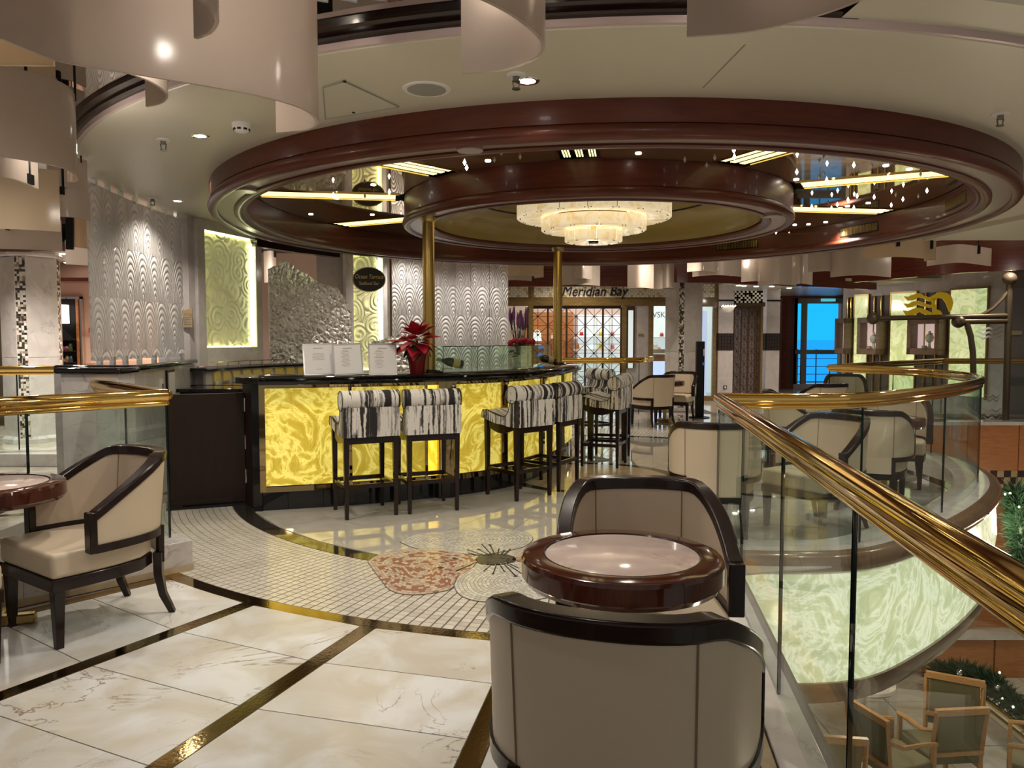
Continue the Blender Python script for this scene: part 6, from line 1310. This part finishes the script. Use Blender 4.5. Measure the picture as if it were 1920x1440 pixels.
# ---- right wall with onyx, brass rods and display cases
WA, WB = Vector((8.35, 19.4)), Vector((9.95, 15.9)); WD = (WB - WA).normalized(); WN = Vector((WD.y, -WD.x)); WN = WN if WN.x < 0 else -WN
def wallu(px):   # distance along the wall at this pixel column
    k = (px - 960) / FPX; return (k * WA.y - WA.x) / (WD.x - k * WD.y)
ow = T('onyx_wall', 'stone wall with tall green onyx panels and paired brass rods', 'wall', (WA.x, WA.y, 0)); rzw = atan2(WD.y, WD.x)
def wbox(u0, u1, z0, z1, v0, v1, nm, mt, par=ow, bev=0):
    c = WA + WD * (u0 + u1) / 2 + WN * (v0 + v1) / 2; return B().obox((c.x, c.y, (z0 + z1) / 2), (abs(u1 - u0), abs(v1 - v0), z1 - z0), rzw).build(nm, M[mt], par, bev=bev)
U = wallu
wbox(U(1578), U(1885), 0, 2.95, -.2, 0, 'stone_face', 'lilac_marble')
for a, b_ in ((1603, 1627), (1671, 1717), (1782, 1850)):
    wbox(U(a), U(b_), .25, 2.52, 0, .05, 'onyx_panel', 'onyx_w'); wbox(U(a) - .03, U(a), .2, 2.56, 0, .06, 'panel_edge', 'brass_dull'); wbox(U(b_), U(b_) + .03, .2, 2.56, 0, .06, 'panel_edge', 'brass_dull'); wbox(U(a) - .03, U(b_) + .03, 2.52, 2.56, 0, .06, 'panel_edge', 'brass_dull')
M['niche'] = plain('dark niche', (.10, .075, .065), .4)
for a, b_ in ((1585, 1601), (1630, 1668), (1721, 1779)):
    wbox(U(a), U(b_), .2, 2.5, 0, .02, 'dark_niche', 'niche')
    for f in ((.25, .6) if a > 1600 else (.3, .7)):
        u = U(a) + (U(b_) - U(a)) * f; c = WA + WD * u + WN * .05; B().cyl((c.x, c.y, .2), (c.x, c.y, 2.5), .022, 10).build('brass_rod', M['brass'], ow)
M['case_wood'] = wood('grey brown case', (.16, .11, .075), (.22, .15, .10), .35, (3, 3, 12), .1)
for a, b_, lab in ((1580, 1600, 'slim wall display case beside the blue window'), (1622, 1664, 'wall display case with pink lit interior between onyx panels'), (1716, 1776, 'wall display case with a white necklace bust below the gold emblem')):
    t = T('wall_display_case', lab, 'display case', (*(WA + WD * (U(a) + U(b_)) / 2 + WN * .3), 1.1)); u0, u1 = U(a), U(b_); f = .09 if a > 1600 else .05; z0, z1 = 1.10, 1.98
    if a == 1716: z0, z1 = 1.12, 1.92
    wbox(u0, u0 + f, z0, z1, .02, .30, 'case_side', 'case_wood', t); wbox(u1 - f, u1, z0, z1, .02, .30, 'case_side', 'case_wood', t); wbox(u0, u1, z0, z0 + .14, .02, .30, 'case_bottom', 'case_wood', t); wbox(u0, u1, z1 - .12, z1, .02, .30, 'case_top', 'case_wood', t); wbox(u0 + f, u1 - f, z0 + .14, z1 - .12, .03, .06, 'lit_back', 'pinklight', t); wbox(u0 + f, u1 - f, z0 + .14, z1 - .12, .28, .285, 'glass_front', 'glass', t)
    if a > 1600:
        c = WA + WD * (u0 * .4 + u1 * .6) + WN * .17; n_ = T('necklace_bust', 'pale necklace bust displayed in the ' + ('lit case between the onyx panels' if a < 1700 else 'case below the gold emblem'), 'display bust', (c.x, c.y, z0 + .14)); B().lathe([(0, 0), (.05, 0), (.03, .05), (.025, .12), (.07, .16), (.095, .24), (.07, .30), (.03, .33), (.028, .38), (0, .385)], c.x, c.y, 16, z=z0 + .14).build('bust', M['white'], n_); B().tube([(c.x + .06 * cos(q), c.y + .06 * sin(q), z0 + .14 + .31 + .02 * cos(q)) for q in [2 * pi * i / 16 for i in range(16)]], .008, 6, closed=True).build('necklace', M['black'], n_); B().lathe([(0, 0), (.06, 0), (.05, .06), (0, .06)], c.x - .12, c.y - .02, 12, z=z0 + .14).build('ring_stand', M['grey'], n_)
# mast sculpture with yards, stays, gold emblem and glass lift front
DM = 13.3; ms = T('ship_mast', 'bronze ship mast sculpture with yards and ball finials by the far rail', 'sculpture', (X(1887, DM), DM, 0))
def mp(px, py): return PD(px, py, DM)
def rod(a, b, r, nm='spar'): B().cyl(mp(*a), mp(*b), r, 10).build(nm, M['mast'], ms)
M['mast'] = plain('aged bronze', (.12, .095, .06), .4, .6)
rod((1893, 523), (1885, 800), .055, 'mast'); B().sphere(mp(1893, 523), .115, 16, 10).build('ball_finial', M['mast'], ms); rod((1637, 597), (1893, 592), .045, 'yard'); B().sphere(mp(1637, 597), .105, 16, 10).build('ball_finial', M['mast'], ms); rod((1797, 603), (1890, 602), .05, 'boom'); B().sphere(mp(1797, 603), .11, 16, 10).build('ball_finial', M['mast'], ms)
B().tube([mp(*q) for q in ((1812, 604), (1820, 630), (1824, 660), (1825, 700), (1824, 720))], .05, 10).build('curved_stay', M['mast'], ms); B().tube([mp(*q) for q in ((1842, 590), (1862, 578), (1880, 560), (1890, 545))], .03, 8).build('brace', M['mast'], ms)
def flat(pts, nm, mt, par, th=.03, d=DM):
    pts = [PD(x, y, d) for x, y in pts]; v = [(p.x, d, p.z) for p in pts] + [(p.x, d + th, p.z) for p in pts]; n = len(pts); return B().add(v, [tuple(range(n)), tuple(range(n, 2 * n))[::-1]] + [(i, (i + 1) % n, n + (i + 1) % n, n + i) for i in range(n)]).build(nm, M[mt], par)
em = T('gold_emblem', 'gold flowing hair emblem standing on the mast yard', 'emblem', mp(1742, 592)); zz4 = lambda x, y: (1480 + x / 4.3636, 440 + y / 4.3636)
for pl in ([(940, 503), (975, 508), (1010, 492), (1050, 480), (1080, 482), (1110, 505), (1150, 512), (1190, 490), (1230, 468), (1290, 475), (1330, 510), (1342, 560), (1330, 610), (1312, 632), (1300, 600), (1285, 560), (1260, 525), (1225, 515), (1180, 545), (1140, 545), (1100, 520), (1060, 512), (1020, 535), (975, 540)],
           [(938, 563), (980, 566), (1020, 545), (1060, 540), (1110, 560), (1150, 575), (1190, 570), (1190, 590), (1150, 598), (1100, 585), (1050, 570), (1010, 592), (970, 598)],
           [(935, 620), (975, 625), (1020, 605), (1060, 597), (1110, 610), (1170, 640), (1180, 660), (1120, 655), (1070, 630), (1030, 655), (985, 665), (955, 655)],
           [(1170, 520), (1200, 520), (1195, 560), (1205, 610), (1240, 625), (1255, 655), (1180, 660), (1175, 600)]): flat([zz4(*q) for q in pl], 'emblem_strand', 'sign_gold', em)
lg = T('lift_glass', 'etched glass lift front with white wave motifs behind the mast', 'glass front', (X(1870, 13.6), 13.6, 0)); B().box(X(1826, 13.6), X(1975, 13.6), 13.6, 13.62, .05, 2.6).build('pane', M['glass'], lg)
M['frost'] = plain('frosted wave', (.55, .58, .58), .5)
for ya, xa_, xb_ in ((615, 1826, 1882), (623, 1826, 1882), (631, 1826, 1882), (742, 1845, 1878), (748, 1845, 1878), (768, 1840, 1880), (775, 1840, 1880), (783, 1840, 1880)):
    n = 24; up = [(xa_ + (xb_ - xa_) * i / n, ya - 2.2 * sin(2 * pi * 2.5 * i / n)) for i in range(n + 1)]; dn = [(x, y + 4.2 * sin(pi * i / n)) for i, (x, y) in enumerate(up)]; flat(up + dn[::-1][1:-1], 'etched_wave', 'frost', lg, .004, 13.59)
B().box(X(1893, 15.0), X(2000, 15), 15.0, 15.1, 0, 2.95).build('wall_lift', plain('mauve lift wall', (.14, .11, .11), .35), kind='structure'); t = T('deck_sign', 'small tan sign on the lift wall', 'sign', (X(1905, 14.95), 14.95, 1.6)); B().box(X(1897, 14.95), X(1915, 14.95), 14.96, 15.0, Z(628, 14.95), Z(620, 14.95)).build('plate', M['plaque'], t); B().box(X(1899, 14.95), X(1913, 14.95), 14.955, 14.96, Z(625, 14.95), Z(623.5, 14.95)).build('print', M['ink'], t)
# ================================================================ lamps: unseen spots added to light hall and atrium
for (x, y, z, e) in [(-1.9, 2.6, 2.86, 30), (-.4, 1.2, 2.86, 14), (-3.4, 4.4, 2.86, 50), (-4.6, 6.4, 2.86, 60), (2.6, 5.8, 2.75, 70), (4.0, 9.4, 2.75, 70), (-6.4, 9.4, 2.6, 240), (-5.2, 8.4, 2.8, 90), (-5.6, 12.0, 2.6, 200), (-8.5, 11.8, 2.6, 200), (2.6, 13.2, 3.2, 160), (5.5, 16.5, 2.7, 140), (-2.0, 15.0, 3.2, 120), (8.5, 13.0, 3.0, 120), (7, 17.5, 2.7, 120), (-4.6, 11.8, 2.6, 120), (1.5, 17.2, 3.2, 120)]:
    lamp('SPOT', 'ceiling_fill', (x, y, z), e, (1, .91, .80) if y < 12 else (1, .86, .70), .06, (0, 0, 0), 2.6, .9)
# unseen ceiling spots added to wash the screens, relief panels and the bar
for (x, y, e) in [(-2.5, 6.5, 24), (-2.6, 7.8, 24), (-2.5, 9.2, 40), (-1.4, 11.4, 60), (-.3, 11.7, 60), (3.9, 4.6, 40), (4.9, 7.2, 40), (-.95, 3.9, 35), (1.0, 3.6, 25), (2.9, 4.4, 25)]:
    lamp('SPOT', 'wash_fill', (x, y, 2.77), e, (1, .92, .82), .05, (0, 0, 0), 2.6, .9)
# unseen point lamps added to brighten the acrylic shades
for (x, y, z, e) in [(-1.3, 3.05, 2.62, 4.5), (-2.4, 4.3, 2.5, 4.5), (-4.4, 7.2, 2.45, 7), (.0, 2.75, 2.7, 5), (.95, 2.45, 2.75, 5), (-.8, 2.2, 2.6, 5), (1.6, 13.2, 2.75, 8), (4.0, 13.2, 2.75, 7), (6.2, 11.6, 2.7, 14), (-4.2, 13.2, 2.6, 14)]:
    lamp('POINT', 'shade_fill', (x, y, z), e, (1, .88, .76), .03)
for (x, y, z, e) in [(3.5, 7.5, -1.15, 22), (5.6, 8.5, -.6, 34), (8.0, 9.0, -1.2, 26), (2.2, 3.0, -1.0, 14)]: lamp('POINT', 'lower_deck_lamp', (x, y, z), e, (1, .82, .6), .15)
for a in range(0, 360, 45): lamp('SPOT', 'canopy_lamp', (CX + 2.7 * cos(radians(a)), CY + 2.7 * sin(radians(a)), 2.84), 24, (1, .90, .70), .05, (0, 0, 0), 2.4, .8)
